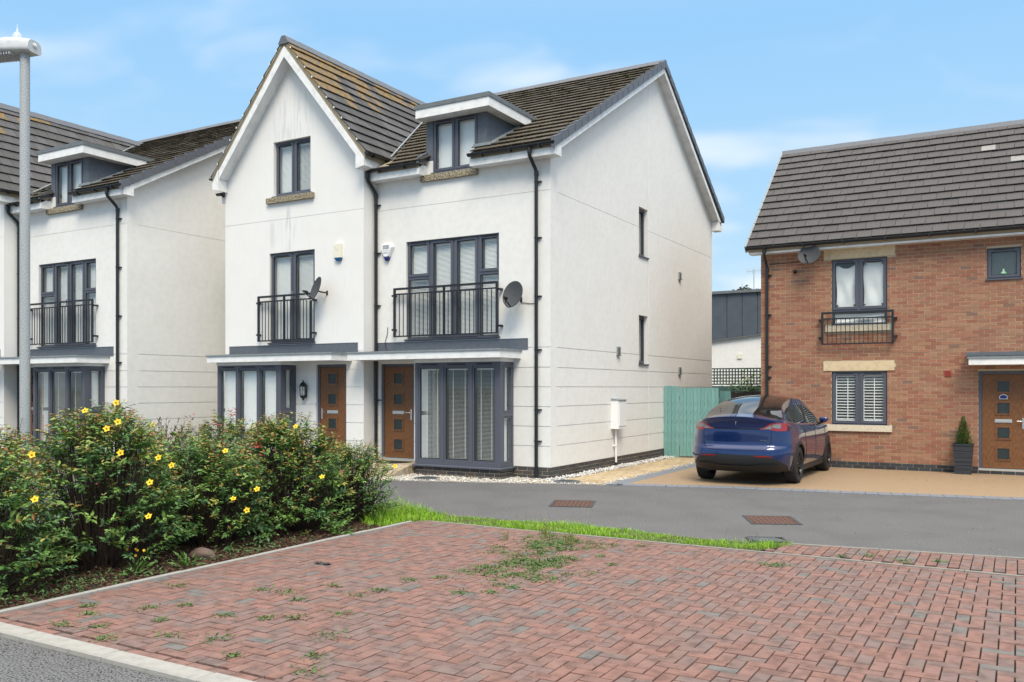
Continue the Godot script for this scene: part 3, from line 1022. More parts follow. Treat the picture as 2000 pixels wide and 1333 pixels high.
	b2.hexa([Vector3(-2.985, 6.50, 0.33), Vector3(-2.94, 6.50, 0.33), Vector3(-2.94, 6.62, 0.0), Vector3(-2.985, 6.62, 0.0), Vector3(-2.985, 6.62, 0.33), Vector3(-2.94, 6.62, 0.33), Vector3(-2.94, 6.80, 0.0), Vector3(-2.985, 6.80, 0.0)])
	put(o, "verge_cap", b2, MT.verge_grey)
	# gable barge boards, soffits and boxes
	for s in [-1.0, 1.0]:
		var xe: float = -6.40 + s * 2.10
		var lo := gable_y(xe) - 0.16
		var hi := gable_y(-6.40) - 0.16
		var b := MB.new()
		var face := [Vector3(-6.40, hi, 0.66), Vector3(xe, lo, 0.66), Vector3(xe, lo - 0.20, 0.66), Vector3(-6.40, hi - 0.24, 0.66)]
		if s > 0: face.reverse()
		b.prism(face, Vector3(0, 0, 0.03))
		put(o, "bargeboard", b, MT.white_board)
		b = MB.new()
		var sf := [Vector3(-6.40, hi - 0.20, 0.401), Vector3(xe, lo - 0.17, 0.401), Vector3(xe, lo - 0.19, 0.401), Vector3(-6.40, hi - 0.22, 0.401)]
		if s > 0: sf.reverse()
		b.prism(sf, Vector3(0, 0, 0.255))
		put(o, "soffit", b, MT.white_board)
		b = MB.new()
		var x0: float = xe - 0.02
		var x1: float = -6.40 + s * 2.31
		var bx := [Vector3(x0, lo - 0.47, 0), Vector3(x0, lo + 0.02, 0), Vector3(x1, gable_y(x1) - 0.17, 0), Vector3(x1, lo - 0.43, 0)]
		if s > 0: bx.reverse()
		for q in bx.size():
			bx[q].z = 0.30
		b.prism(bx, Vector3(0, 0, 0.395))
		put(o, "eaves_box", b, MT.white_board)
	var ge := MB.new()
	ge.box(-4.335, -4.10, 6.50, 6.70, -0.35, 0.299)
	put(o, "eaves_box", ge, MT.white_board)
	gutter(o, Vector3(-4.02, 6.80, 0.70), Vector3(-4.02, 6.80, -0.25), 0.055)
	gutter(o, Vector3(-8.78, 6.80, -0.4), Vector3(-8.78, 6.80, 0.70), 0.055)
	# battens showing under the gable's verge tiles and their clips
	for s in [-1.0, 1.0]:
		var b := MB.new()
		var xe: float = -6.40 + s * 2.34
		var f := [Vector3(-6.40, gable_y(-6.40) + 0.0, 0.681), Vector3(xe, gable_y(xe) + 0.0, 0.681), Vector3(xe, gable_y(xe) - 0.05, 0.681), Vector3(-6.40, gable_y(-6.40) - 0.06, 0.681)]
		if s > 0: f.reverse()
		b.prism(f, Vector3(0, 0, 0.012))
		put(o, "undercloak", b, MT.batten)
		for i in range(1, 11):
			var x: float = xe - s * 2.34 * i / 11.0
			var k := MB.new()
			k.box(x - 0.010, x + 0.010, gable_y(x) + 0.0, gable_y(x) + 0.04, 0.70, 0.718)
			put(o, "verge_clip", k, MT.plastic_white)
	# valley
	var v0 := Vector3(-4.06, gable_y(-4.06) + 0.06, 0.30 - (gable_y(-4.06) - 6.55) / 0.565)
	var v1 := Vector3(-6.2, gable_y(-6.2) + 0.06, 0.30 - (gable_y(-6.2) - 6.55) / 0.565)
	var vb := MB.new()
	vb.tube([v0, v1], [0.02], 6)
	put(o, "valley_trim", vb, MT.lead_pale)
	# moss along the edges of the courses
	if near or true:
		var lump := MB.new()
		lump.lathe([Vector2(0.0, 0.016), Vector2(0.016, 0.012), Vector2(0.024, 0.0), Vector2(0.02, -0.01), Vector2(0.0, -0.012)], 7)
		var spots := []
		for i in (900 if near else 500):
			var r := rng.randi_range(0, 19)
			var x := rng.randf_range(-4.3, 0.2)
			var z := 0.33 - 0.3475 * r * cos(atan(0.565))
			if x > -3.2 and x < -1.3 and z > -1.6 or gable_y(x) > front_y(z):
				continue
			var s := rng.randf_range(0.5, 1.5)
			spots.append(Transform3D(Basis.from_euler(Vector3(rng.randf(), rng.randf() * TAU, rng.randf())).scaled(Vector3(s * rng.randf_range(0.8, 2.2), s * 0.8, s)), Vector3(x, front_y(z) + 0.036, z + rng.randf_range(-0.05, 0.012))))
		copies(o, "moss", lump.mesh(), MT.moss, spots)

func ridge(o: Node3D, a: Vector3, b: Vector3, pitch: float) -> void:
	var n := int(round(a.distance_to(b) / 0.45))
	var d := (b - a).normalized()
	var side := d.cross(Vector3.UP)
	for i in n:
		var p := a.lerp(b, float(i) / n)
		var q := a.lerp(b, (i + 1.03) / n)
		var m := MB.new()
		var dy: float = 0.15 * pitch
		var up := Vector3.UP
		for e in [[p, 0.008], [q, 0.0]]:
			pass
		var r0 := [p - side * 0.15 - up * dy, p - side * 0.05 + up * 0.045, p + side * 0.05 + up * 0.045, p + side * 0.15 - up * dy, p + side * 0.13 - up * (dy + 0.02), p - side * 0.13 - up * (dy + 0.02)]
		r0.reverse()
		m.prism(r0, q - p)
		put(o, "ridge_tile", m, MT.verge_grey).position.y = 0.004 * (i % 2)

func dormer(h: Node3D) -> void:
	var o := holder(h, "dormer")
	var b := MB.new()
	# lead-clad front either side of the window, and the cheeks
	b.box(-2.975, -2.801, 6.52, 7.44, -0.30, -0.005); b.box(-1.679, -1.469, 6.52, 7.44, -0.30, -0.005)
	b.box(-2.801, -1.679, 7.435, 7.46, -0.30, -0.005)
	put(o, "front_cladding", b, MT.lead)
	for x in [[-2.974, -2.93], [-1.514, -1.470]]:
		b = MB.new()
		var y0 := front_y(-0.3) - 0.1
		b.prism([Vector3(x[0], 7.44, -0.301), Vector3(x[0], y0, -0.301), Vector3(x[0], 7.44, -1.75)], Vector3(x[1] - x[0], 0, 0))
		put(o, "cheek", b, MT.lead)
	b = MB.new()
	sloped(b, -1.469, -1.33, -0.02, front_y(-0.02) + 0.055, -1.35, front_y(-1.35) + 0.055, 0.06)
	b.box(-1.75, -1.33, front_y(-0.02) - 0.0, front_y(-0.02) + 0.06, -0.02, 0.06)
	put(o, "apron", b, MT.lead_pale)
	# flat roof
	b = MB.new()
	b.box(-3.03, -1.23, 7.44, 7.625, 0.28, 0.30); b.box(-1.25, -1.23, 7.44, 7.625, -1.55, 0.28); b.box(-3.03, -3.01, 7.44, 7.625, -1.55, 0.28)
	b.box(-3.01, -1.25, 7.44, 7.455, -1.55, 0.28)
	put(o, "fascia", b, MT.white_board)
	b = MB.new()
	b.box(-3.05, -1.21, 7.626, 7.715, -1.9, 0.32)
	put(o, "flat_roof", b, MT.trim_grey)
	var w := window(h, "window", Vector3(-2.80, 6.34, 0), 0, [[0, 0, 0.56, 1.095, true, -1.0], [0.56, 0, 1.12, 1.095, true, -1.0]], 0.02, 1.0)
	vent_slot(w, 0.1, 0.46, 1.05, -0.02); vent_slot(w, 0.66, 1.02, 1.05, -0.02)
	b = MB.new()
	b.box(-2.74, -1.74, 6.36, 7.42, -0.15, -0.14)
	put(o, "roller_blind", b, MT.blind)
	b = MB.new()
	b.cbox(-3.08, -1.66, 6.17, 6.305, -0.2, 0.075, 0.01)
	put(h, "stone_sill", b, MT.stone_sill)


# ---------------------------------------------------------------- the brick house
func brick_house() -> void:
	var at := Vector3(2.70, 0, -5.5)
	var h := thing("brick_house", "red brick house with dark tiled roof and stone lintels at the right", "house", at)
	# openings relative to the corner
	var holes := [[1.575, 2.74, 3.17, 4.68], [1.575, 2.74, 0.975, 2.165], [4.655, 5.275, 4.06, 4.695], [4.50, 5.43, 0.09, 2.15]]
	var cuts := []
	for k in holes:
		cuts.append([k[0], k[1], k[2], k[3], 1.0])
	wall(h, [Vector2(0, -0.2), Vector2(10.5, -0.2), Vector2(10.5, 5.0), Vector2(0, 5.0)], 0.3, Transform3D(Basis.IDENTITY, Vector3(0, 0, -0.005)), cuts, MT.mortar)
	wall(h, [Vector2(-7.6, -0.2), Vector2(-0.308, -0.2), Vector2(-0.308, 5.0), Vector2(-3.75, 7.85), Vector2(-7.6, 5.0)], 0.3, Transform3D(Basis(Vector3.UP, -PI / 2), Vector3(0.008, 0, 0)), [], MT.mortar)
	wall(h, [Vector2(-10.2, -0.2), Vector2(-0.308, -0.2), Vector2(-0.308, 5.0), Vector2(-10.2, 5.0)], 0.3, Transform3D(Basis(Vector3.UP, PI), Vector3(0, 0, -7.6)), [], MT.mortar)
	var rm := MB.new()
	rm.box(0.3, 10.4, 0.0, 0.06, -7.3, -0.32); rm.box(0.3, 10.4, 2.45, 2.65, -7.3, -0.32); rm.box(0.3, 10.4, 4.85, 4.95, -7.3, -0.32); rm.box(0.3, 10.4, 0.07, 4.8, -3.4, -3.3)
	put(h, "floor_slab", rm, MT.room)
	var rw := MB.new()
	rw.box(10.2, 10.49, 0, 4.84, -7.3, -0.32)
	put(h, "party_wall", rw, MT.room)
	# stone holes in the brickwork: lintels and sills
	var stones := holes.duplicate()
	stones.append_array([[1.405, 2.90, 4.69, 4.915], [1.445, 2.845, 3.055, 3.20], [1.40, 2.89, 2.175, 2.395], [1.445, 2.845, 0.83, 0.98], [3.86, 4.0, 2.03, 2.18]])
	var reds := []
	for i in 34:
		var k := rng.randf_range(0.92, 1.1)
		var m := rng.randf()
		var cc := Color(0.41, 0.19, 0.115)
		if m > 0.62: cc = Color(0.42, 0.22, 0.13)
		elif m > 0.42: cc = Color(0.39, 0.16, 0.10)
		elif m > 0.3: cc = Color(0.36, 0.19, 0.12)
		reds.append(Color(cc.r * k, cc.g * k, cc.b * k))
	reds.append(Color(0.28, 0.16, 0.115))
	var list := []
	var xf := Transform3D(Basis.IDENTITY, Vector3.ZERO)
	var wx := Transform3D(Basis.IDENTITY, at)
	courses(0.0, 6.6, 0.165, 4.99, stones, list, wx, reds, 0.0)
	for e in list:
		e[0] *= 1.0
	lay_bricks(h, list, xf, MT.brick)
	var b := tinted()
	list = []
	xf = Transform3D(Basis(Vector3.UP, -PI / 2), Vector3(0, 0, 0))
	courses(-7.6, -0.004, 0.165, 4.99, [], list, Transform3D(xf.basis, at), reds, 0.0)
	for e in list:
		b.t = xf
		b.col = e[6]
		b.box(e[1], e[2], e[3], e[4], -0.02, e[5])
	put(h, "brick_field", b, MT.brick, "stuff")
	var p := holder(h, "plinth")
	list = []
	var darks := [Color(0.05, 0.055, 0.065), Color(0.04, 0.043, 0.05), Color(0.065, 0.07, 0.08), Color(0.05, 0.05, 0.055)]
	courses(0.0, 6.6, -0.06, 0.16, [[4.50, 5.43, 0.09, 0.3]], list, wx, darks, 0.004, 1)
	lay_bricks(p, list, Transform3D.IDENTITY, MT.brick)
	# stone dressings
	for s in [[1.405, 2.90, 4.69, 4.912, 0.012], [1.40, 2.89, 2.178, 2.394, 0.012], [1.447, 2.843, 3.058, 3.198, 0.05], [1.447, 2.843, 0.832, 0.978, 0.05]]:
		var m := MB.new()
		m.box(s[0] + 0.004, s[1] - 0.004, s[2] + 0.004, s[3] - 0.002, -0.12, s[4])
		put(h, "lintel" if s[4] < 0.02 else "stone_sill", m, MT.stone_pale if s[4] < 0.02 else MT.stone_wet)
	# windows
	var w := window(h, "window", Vector3(1.575, 3.20, 0), 0, [[0, 0.33, 0.58, 1.475, true, -1.0], [0.58, 0.33, 1.165, 1.475, true, -1.0], [0, 0, 1.165, 0.33, false, -1.0]], 0.05, 1.0)
	vent_slot(w, 0.1, 0.46, 1.42, -0.05); vent_slot(w, 0.68, 1.04, 1.42, -0.05)
	for x in [[0.09, 0.50, 0.42], [0.665, 1.08, 0.42], [0.06, 1.10, 0.05]]:
		var m := MB.new()
		var rows := []
		var tall: float = 0.22 if x[2] < 0.1 else 0.97
		for i in 17:
			var r := PackedVector3Array()
			for j in 13:
				var u := j / 12.0
				var q := i / 16.0
				var droop: float = (0.11 if x[0] < 0.1 and tall > 0.5 else 0.012) * sin(PI * u) * q * q
				var fold := 0.016 * sin(u * 9.0 + q * 4.0 + x[0] * 7.0) * (0.4 + 0.6 * sin(q * 5.0)) + (0.02 * cos(u * 5.0 - q * 7.0) if x[0] < 0.6 else 0.006 * sin(q * 12.0))
				r.append(Vector3(lerpf(x[0], x[1], u) + 0.01 * sin(q * 6.0 + u), x[2] + tall * q - droop, -0.135 + fold))
			rows.append(r)
		m.grid(rows)
		put(w, "hung_sheet", m, MT.sheet)
		if tall > 0.5:
			for c in [[x[0] + 0.025, x[2] + 0.03], [x[1] - 0.025, x[2] + 0.03], [x[0] + 0.025, x[2] + tall - 0.03], [x[1] - 0.025, x[2] + tall - 0.03]]:
				var k := MB.new()
				k.lathe([Vector2(0.0, 0.006), Vector2(0.02, 0.006), Vector2(0.022, 0.0)], 12, Basis(Vector3.RIGHT, PI / 2), Vector3(c[0], c[1], -0.095))
				put(w, "sucker", k, MT.plastic_black)
	w = window(h, "window", Vector3(1.575, 0.98, 0), 0, [[0, 0, 0.5825, 1.18, true, -1.0], [0.5825, 0, 1.165, 1.18, true, -1.0]], 0.05, 1.0)
	vent_slot(w, 0.1, 0.46, 1.13, -0.05); vent_slot(w, 0.68, 1.04, 1.13, -0.05)
	for x in [[0.085, 0.50], [0.665, 1.08]]:      # plantation shutter
		var m := MB.new()
		for i in 15:
			var y := 0.12 + 0.064 * i
			m.hexa([Vector3(x[0], y - 0.006, -0.11), Vector3(x[1], y - 0.006, -0.11), Vector3(x[1], y + 0.006, -0.165), Vector3(x[0], y + 0.006, -0.165), Vector3(x[0], y + 0.004, -0.108), Vector3(x[1], y + 0.004, -0.108), Vector3(x[1], y + 0.016, -0.165), Vector3(x[0], y + 0.016, -0.165)])
		var mx: float = lerpf(x[0], x[1], 0.6 if x[0] < 0.1 else 0.54)
		m.box(mx - 0.008, mx + 0.008, 0.1, 1.05, -0.106, -0.098)
		m.ring(x[0] - 0.02, x[1] + 0.02, 0.075, 1.10, 0.03, -0.17, -0.105)
		put(w, "shutter", m, MT.blind)
	w = window(h, "window", Vector3(4.655, 4.06, 0), 0, [[0, 0, 0.62, 0.635, true, -1.0]], 0.05, 1.0)
	vent_slot(w, 0.12, 0.5, 0.59, -0.05)
	var ob := MB.new()
	ob.box(0.07, 0.55, 0.07, 0.57, -0.11, -0.10)
	put(w, "frosted_pane", ob, MT.obscure_glass)
	var gd := MB.new()
	gd.lathe([Vector2(0.0, 0.0), Vector2(0.05, 0.0), Vector2(0.06, 0.03), Vector2(0.035, 0.065), Vector2(0.018, 0.09), Vector2(0.022, 0.12), Vector2(0.0, 0.12)], 14, Basis.IDENTITY, Vector3(0.30, 0.08, -0.075))
	put(w, "glass_ornament", gd, mat("ornament", lin(0.25, 0.5, 0.32), 0.15))
	railing(h, Vector3(1.375, 2.765, 0.10), 1.51, 0.735, 14, false, 0.14)
	# door, canopy and fittings
	var d := door(h, Vector3(4.50, 0.09, 0), 0.93, 2.055, 0.04, [1.74, 1.29, 0.78, 0.345], 1.025)
	var kn := MB.new()
	kn.prism([Vector3(0.38, 1.475, -0.05), Vector3(0.53, 1.475, -0.05), Vector3(0.53, 1.535, -0.05), Vector3(0.50, 1.565, -0.05), Vector3(0.455, 1.58, -0.05), Vector3(0.41, 1.565, -0.05), Vector3(0.38, 1.535, -0.05)], Vector3(0, 0, 0.012))
	put(d, "number_plate_rim", kn, MT.chrome)
	kn = MB.new()
	kn.prism([Vector3(0.392, 1.487, -0.04), Vector3(0.518, 1.487, -0.04), Vector3(0.518, 1.53, -0.04), Vector3(0.495, 1.555, -0.04), Vector3(0.455, 1.566, -0.04), Vector3(0.415, 1.555, -0.04), Vector3(0.392, 1.53, -0.04)], Vector3(0, 0, 0.006))
	put(d, "number_plate", kn, MT.plastic_navy)
	var c := holder(h, "canopy")
	var m := MB.new()
	m.box(4.34, 6.4, 2.27, 2.40, 0.0, 0.50)
	put(c, "fascia", m, MT.white_board)
	m = MB.new()
	m.box(4.315, 6.42, 2.401, 2.455, 0.0, 0.525)
	put(c, "edge_trim", m, MT.lead_pale)
	m = MB.new()
	m.box(4.29, 6.42, 2.456, 2.525, 0.0, 0.54)
	put(c, "roof_sheet", m, MT.lead)
	m = MB.new()
	m.cbox(3.865, 3.995, 2.035, 2.175, -0.02, 0.012, 0.004)
	for i in 5:
		m.box(3.88, 3.98, 2.05 + 0.024 * i, 2.062 + 0.024 * i, 0.01, 0.018)
	put(h, "air_brick", m, MT.terracotta)
	m = MB.new()
	m.lathe([Vector2(0.0, 0.06), Vector2(0.038, 0.06), Vector2(0.045, 0.0)], 14, Basis(Vector3.RIGHT, PI / 2), Vector3(0.775, 4.47, 0.0))
	put(h, "flue_outlet", m, MT.plastic_black)
	# roof
	var o := holder(h, "roof")
	var a := atan2(3.06, 3.72)
	var N := Vector3(0, cos(a), sin(a))
	var slope := Transform3D(Basis(Vector3.RIGHT, N, Vector3.RIGHT.cross(N)), Vector3(-0.25, 5.06, 0.32))
	list = []
	var tone := func(_p: Vector3) -> Color:
		var k: float = [0.075, 0.082, 0.09, 0.098, 0.08, 0.086][rng.randi() % 6]
		return Color(k * 1.08, k, k * 1.0)
	tiles(o, at, slope, 14, 0.344, 9.2, func(_p): return 1, tone, [MT.tile], list)
	lay_tiles(o, list)
	for q in [[4.83, 10], [5.43, 8]]:
		var pt := tinted()
		pt.col = Color(0.32, 0.31, 0.3)
		tile_shape(pt, 0.29, 0.33, 0.02, 0.056)
		put(o, "vent_tile", pt, MT.tile).transform = slope * Transform3D(Basis.IDENTITY, Vector3(q[0] - 0.1, 0.004, -0.344 * q[1] - 0.0))
	var sl := sin(a)
	var cl := cos(a)
	m = MB.new()
	m.t = slope
	m.box(0.02, 10.7, -0.14, -0.002, -4.83, 0.02)
	put(o, "deck", m, MT.batten)
	var rp := slope * Vector3(0, 0, -4.83)
	m = MB.new()
	m.hexa([Vector3(-0.23, rp.y - 0.14, rp.z), Vector3(10.45, rp.y - 0.14, rp.z), Vector3(10.45, 4.95, -7.9), Vector3(-0.23, 4.95, -7.9), Vector3(-0.23, rp.y, rp.z), Vector3(10.45, rp.y, rp.z), Vector3(10.45, 5.09, -7.9), Vector3(-0.23, 5.09, -7.9)])
	put(o, "rear_slope", m, MT.verge_grey)
	ridge(o, Vector3(-0.27, rp.y + 0.0, rp.z), Vector3(9.1, rp.y + 0.0, rp.z), 0.75)
	for i in 14:
		m = MB.new()
		m.t = slope
		m.box(-0.045, 0.0, -0.12, 0.045, -0.344 * (i + 1.05), -0.344 * i + 0.02)
		put(o, "verge_cap", m, MT.lead_pale)
	m = MB.new()
	m.box(-0.22, 10.4, 4.905, 5.06, 0.225, 0.25); m.box(-0.22, 10.4, 4.905, 4.92, -0.008, 0.225)
	m.box(-0.22, -0.19, 4.92, 5.06, -0.02, 0.225)
	put(o, "fascia", m, MT.white_board)
	gutter(o, Vector3(-0.27, 5.055, 0.315), Vector3(9.2, 5.055, 0.315))
	downpipe(h, 0.15, 5.0, 0.315, 0.055, 0.06, [4.42, 3.5, 2.3, 2.05, 1.1])

# ---------------------------------------------------------------- behind the gap between the houses
func beyond_the_gap() -> void:
	# the teal side gate and fence panel
	var boards := func(called: String, label: String, category: String, at: Vector3, x1: float, y0: float, y1: float, w: float, m: Material, tones: Array, turn: float, top: bool) -> Node3D:
		var o := thing(called, label, category, at, turn)
		var n := int(round(x1 / w))
		var shapes := []
		for tn in tones:
			var b := tinted()
			b.col = tn
			b.box(0.002, x1 / n - 0.003, y0, y1, -0.012, 0.012)
			shapes.append(b.mesh())
		for i in n:
			var q := part(o, "board", shapes[rng.randi() % shapes.size()], m)
			q.position = Vector3(x1 / n * i, rng.randf_range(-0.006, 0.004), 0.004 * (i % 2))
		var r := tinted()
		r.col = tones[0]
		r.box(0, x1, y0 + 0.2, y0 + 0.3, -0.06, -0.013); r.box(0, x1, y1 - 0.35, y1 - 0.25, -0.06, -0.013)
		put(o, "cross_rail", r, m)
		if top:
			var tp := tinted()
			tp.col = tones[0]
			tp.box(-0.01, x1 + 0.01, y1 + 0.005, y1 + 0.03, -0.03, 0.03)
			put(o, "capping", tp, m)
		return o
	var teal := [Color(0.24, 0.49, 0.465), Color(0.255, 0.51, 0.485), Color(0.22, 0.455, 0.43)]
	boards.call("fence_panel", "narrow teal board fence panel fixed against the white side wall", "fence", Vector3(0.01, 0, -6.33), 0.41, 0.02, 1.85, 0.1, MT.teal, [teal[2], teal[0]], 0.0, false)
	boards.call("garden_gate", "wide teal boarded gate beside the narrow teal fence panel", "gate", Vector3(0.425, 0.03, -6.36), 1.01, 0.03, 1.775, 0.092, MT.teal, teal, 0.0, false)
	var lk := MB.new()
	lk.box(1.2, 1.29, 0.9, 0.98, 0.014, 0.03)
	boards.call("fence_panel", "short teal fence panel set back beyond the boarded gate", "fence", Vector3(1.36, 0, -6.75), 0.36, 0.02, 1.72, 0.09, MT.teal, teal, -0.5, false)
	boards.call("fence_panel", "low dark brown fence behind the parked blue car", "fence", Vector3(1.12, 0, -7.9), 1.56, 0.02, 1.68, 0.13, MT.dark_fence, [Color.WHITE], 0.0, true)
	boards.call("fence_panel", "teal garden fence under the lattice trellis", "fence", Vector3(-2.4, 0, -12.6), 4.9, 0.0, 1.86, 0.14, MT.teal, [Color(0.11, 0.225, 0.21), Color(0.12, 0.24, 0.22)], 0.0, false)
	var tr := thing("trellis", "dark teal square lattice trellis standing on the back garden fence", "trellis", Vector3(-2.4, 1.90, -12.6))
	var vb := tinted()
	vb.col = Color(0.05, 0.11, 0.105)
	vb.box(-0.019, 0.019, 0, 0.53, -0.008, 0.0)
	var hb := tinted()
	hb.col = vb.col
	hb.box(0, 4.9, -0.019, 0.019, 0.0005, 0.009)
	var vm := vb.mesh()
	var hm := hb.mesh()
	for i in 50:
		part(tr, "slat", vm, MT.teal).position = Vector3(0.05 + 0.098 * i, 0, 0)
	for i in 6:
		part(tr, "slat", hm, MT.teal).position = Vector3(0, 0.015 + 0.1 * i, 0)
	# the white and slate-clad building further back
	var o := thing("rear_building", "white walled building with slate grey metal cladding above, behind the gap", "building", Vector3(-3.0, 0, -20.0))
	var b := MB.new()
	b.prism([Vector3(-6, 0, 0), Vector3(8, 0, 0), Vector3(8, 5.5, 0), Vector3(-6, 5.5, 0)], Vector3(0, 0, -9))
	put(o, "wall", b, MT.render)
	for i in 14:
		b = MB.new()
		var xa := -3.0 + 0.62 * i
		var xb := xa + 0.6
		b.prism([Vector3(xa, 3.74 + 0.106 * xa, 0.003), Vector3(xb, 3.74 + 0.106 * xb, 0.003), Vector3(xb, 5.62, 0.003), Vector3(xa, 5.62, 0.003)], Vector3(0, 0, 0.09))
		put(o, "cladding_panel", b, MT.clad)
	b = MB.new()
	b.prism([Vector3(-3.0, 3.69 - 0.318, 0.003), Vector3(5.7, 3.69 + 0.604, 0.003), Vector3(5.7, 3.73 + 0.604, 0.003), Vector3(-3.0, 3.73 - 0.318, 0.003)], Vector3(0, 0, 0.12))
	put(o, "cladding_edge", b, MT.trim_grey)
	b = MB.new()
	b.box(-6.1, 8.1, 5.62, 5.73, -9.1, 0.2)
	put(o, "roof_edge", b, MT.trim_grey)
	b = MB.new()
	b.box(1.12, 1.29, 2.98, 3.18, 0.0, 0.05)
	put(o, "wall_vent", b, MT.plastic_cream)
	var ae := thing("aerial", "thin television aerial pole above the slate-clad building", "aerial", Vector3(-2.26, 5.73, -24.0))
	b = MB.new()
	b.tube([Vector3(0, 0, 0), Vector3(0, 1.35, 0)], [0.02], 6)
	put(ae, "mast", b, MT.galvanised)
	b = MB.new()
	b.tube([Vector3(-0.25, 1.25, 0.2), Vector3(0.25, 1.32, -0.2)], [0.012], 6)
	for i in 6:
		var q := Vector3(-0.25, 1.25, 0.2).lerp(Vector3(0.25, 1.32, -0.2), i / 5.0)
		b.tube([q + Vector3(0, -0.12, 0), q + Vector3(0, 0.12, 0)], [0.008], 5)
	put(ae, "antenna", b, MT.galvanised)
	hydrangea(Vector3(1.15, 0, -11.6))
	tree("far_tree", "distant tree crown just showing over the slate-clad building", Vector3(-7.55, 0, -42.0), 8.5, 1.3, 5)

func tree(called: String, label: String, at: Vector3, tall: float, r: float, sd: int) -> void:
	rng.seed = sd
	var o := thing(called, label, "tree", at)
	var b := MB.new()
	b.tube([Vector3.ZERO, Vector3(0.1, tall * 0.4, 0), Vector3(0, tall * 0.85, 0.1)], [0.22, 0.15, 0.05], 8)
	for i in 7:
		var y := tall * rng.randf_range(0.45, 0.8)
		var a := rng.randf() * TAU
		b.tube([Vector3(0, y, 0), Vector3(cos(a) * r * 0.7, y + r * 0.5, sin(a) * r * 0.7)], [0.07, 0.02], 6)
	put(o, "trunk", b, MT.bark)
	var m := tinted()
	for i in 2600:
		var d := Vector3(rng.randfn(), rng.randfn() * 0.8, rng.randfn()).normalized() * r * pow(rng.randf(), 0.4)
		var clump := 0.75 + 0.3 * sin(d.x * 3.1 + 1.0) * sin(d.z * 2.7) + 0.2 * sin(d.y * 4.0)
		d *= clump
		leaf(m, Vector3(0, tall - r * 0.75, 0) + d, Vector3(rng.randfn(), rng.randfn() * 0.5, rng.randfn()).normalized(), rng.randf_range(0.16, 0.28), 0.5, Color(0.07, 0.085, 0.03) * rng.randf_range(0.7, 1.3))
	put(o, "crown", m, MT.leaf)

func hydrangea(at: Vector3) -> void:
	rng.seed = 77
	var o := thing("hydrangea_bush", "leafy bush with cream flower heads in front of the trellis", "bush", at)
	var st := MB.new()
	var m := tinted()
	var heads := 0
	for i in 90:
		var e := Vector3(rng.randf_range(-1.0, 1.2), rng.randf_range(1.3, 2.15), rng.randf_range(-0.4, 0.45))
		e.y -= absf(e.x) * 0.25
		st.tube([Vector3(e.x * 0.3, 0, e.z * 0.3), e], [0.008, 0.004], 4, false)
		for k in 14:
			leaf(m, e + Vector3(rng.randfn(), rng.randfn(), rng.randfn()) * 0.13, Vector3(rng.randfn(), rng.randf_range(-0.4, 0.5), rng.randfn()).normalized(), rng.randf_range(0.08, 0.15), 0.55, [Color(0.11, 0.20, 0.04), Color(0.15, 0.25, 0.05), Color(0.07, 0.14, 0.03)][rng.randi() % 3])
		if i % 3 == 0 and heads < 20:
			heads += 1
			var f := tinted()
			for k in 60:
				var q := Vector3(rng.randfn(), rng.randfn(), rng.randfn()).normalized() * 0.075
				q.y *= 1.35
				leaf(f, e + Vector3(0, 0.08, 0.08) + q, q.normalized().cross(Vector3(0.3, 0.9, 0.2)).normalized(), 0.04, 0.9, Color(0.8, 0.77, 0.55) * rng.randf_range(0.8, 1.1))
			put(o, "flower_head", f, MT.leaf)
	put(o, "stems", st, MT.bark)
	put(o, "foliage", m, MT.leaf)


# ---------------------------------------------------------------- plants
# one pointed leaf from p along d, folded a little along its midrib
func leaf(m: MB, p: Vector3, d: Vector3, l: float, wide: float, c: Color) -> void:
	var s := d.cross(Vector3(rng.randfn() * 0.35, 1, rng.randfn() * 0.35)).normalized() * l * wide * 0.5
	var u := s.cross(d).normalized()
	var mid := p + d * l * 0.45 - u * l * 0.05
	var tip := p + d * l - u * l * 0.12
	m.col = c
	m.tri(p, mid + s + u * l * 0.08, mid); m.tri(mid, mid + s + u * l * 0.08, tip)
	m.tri(p, mid, mid - s + u * l * 0.08); m.tri(mid, tip, mid - s + u * l * 0.08)

func blade(m: MB, p: Vector3, lean: Vector3, tall: float, w: float, c: Color) -> void:
	var s := Vector3(-lean.z, 0, lean.x).normalized() * w * 0.5
	if s == Vector3.ZERO:
		s = Vector3(w * 0.5, 0, 0)
	var k := p + Vector3(0, tall * 0.6, 0) + lean * tall * 0.25
	var e := p + Vector3(0, tall * 0.95, 0) + lean * tall * 0.75
	m.col = c
	m.quad(p - s, p + s, k + s * 0.75, k - s * 0.75)
	m.tri(k - s * 0.75, k + s * 0.75, e)

const GREENS := [Color(0.092, 0.195, 0.05), Color(0.115, 0.225, 0.055), Color(0.145, 0.26, 0.062), Color(0.075, 0.165, 0.06), Color(0.175, 0.29, 0.068)]
const TIPS := [Color(0.28, 0.29, 0.05), Color(0.33, 0.21, 0.05), Color(0.28, 0.11, 0.035), Color(0.23, 0.29, 0.06), Color(0.36, 0.32, 0.07)]

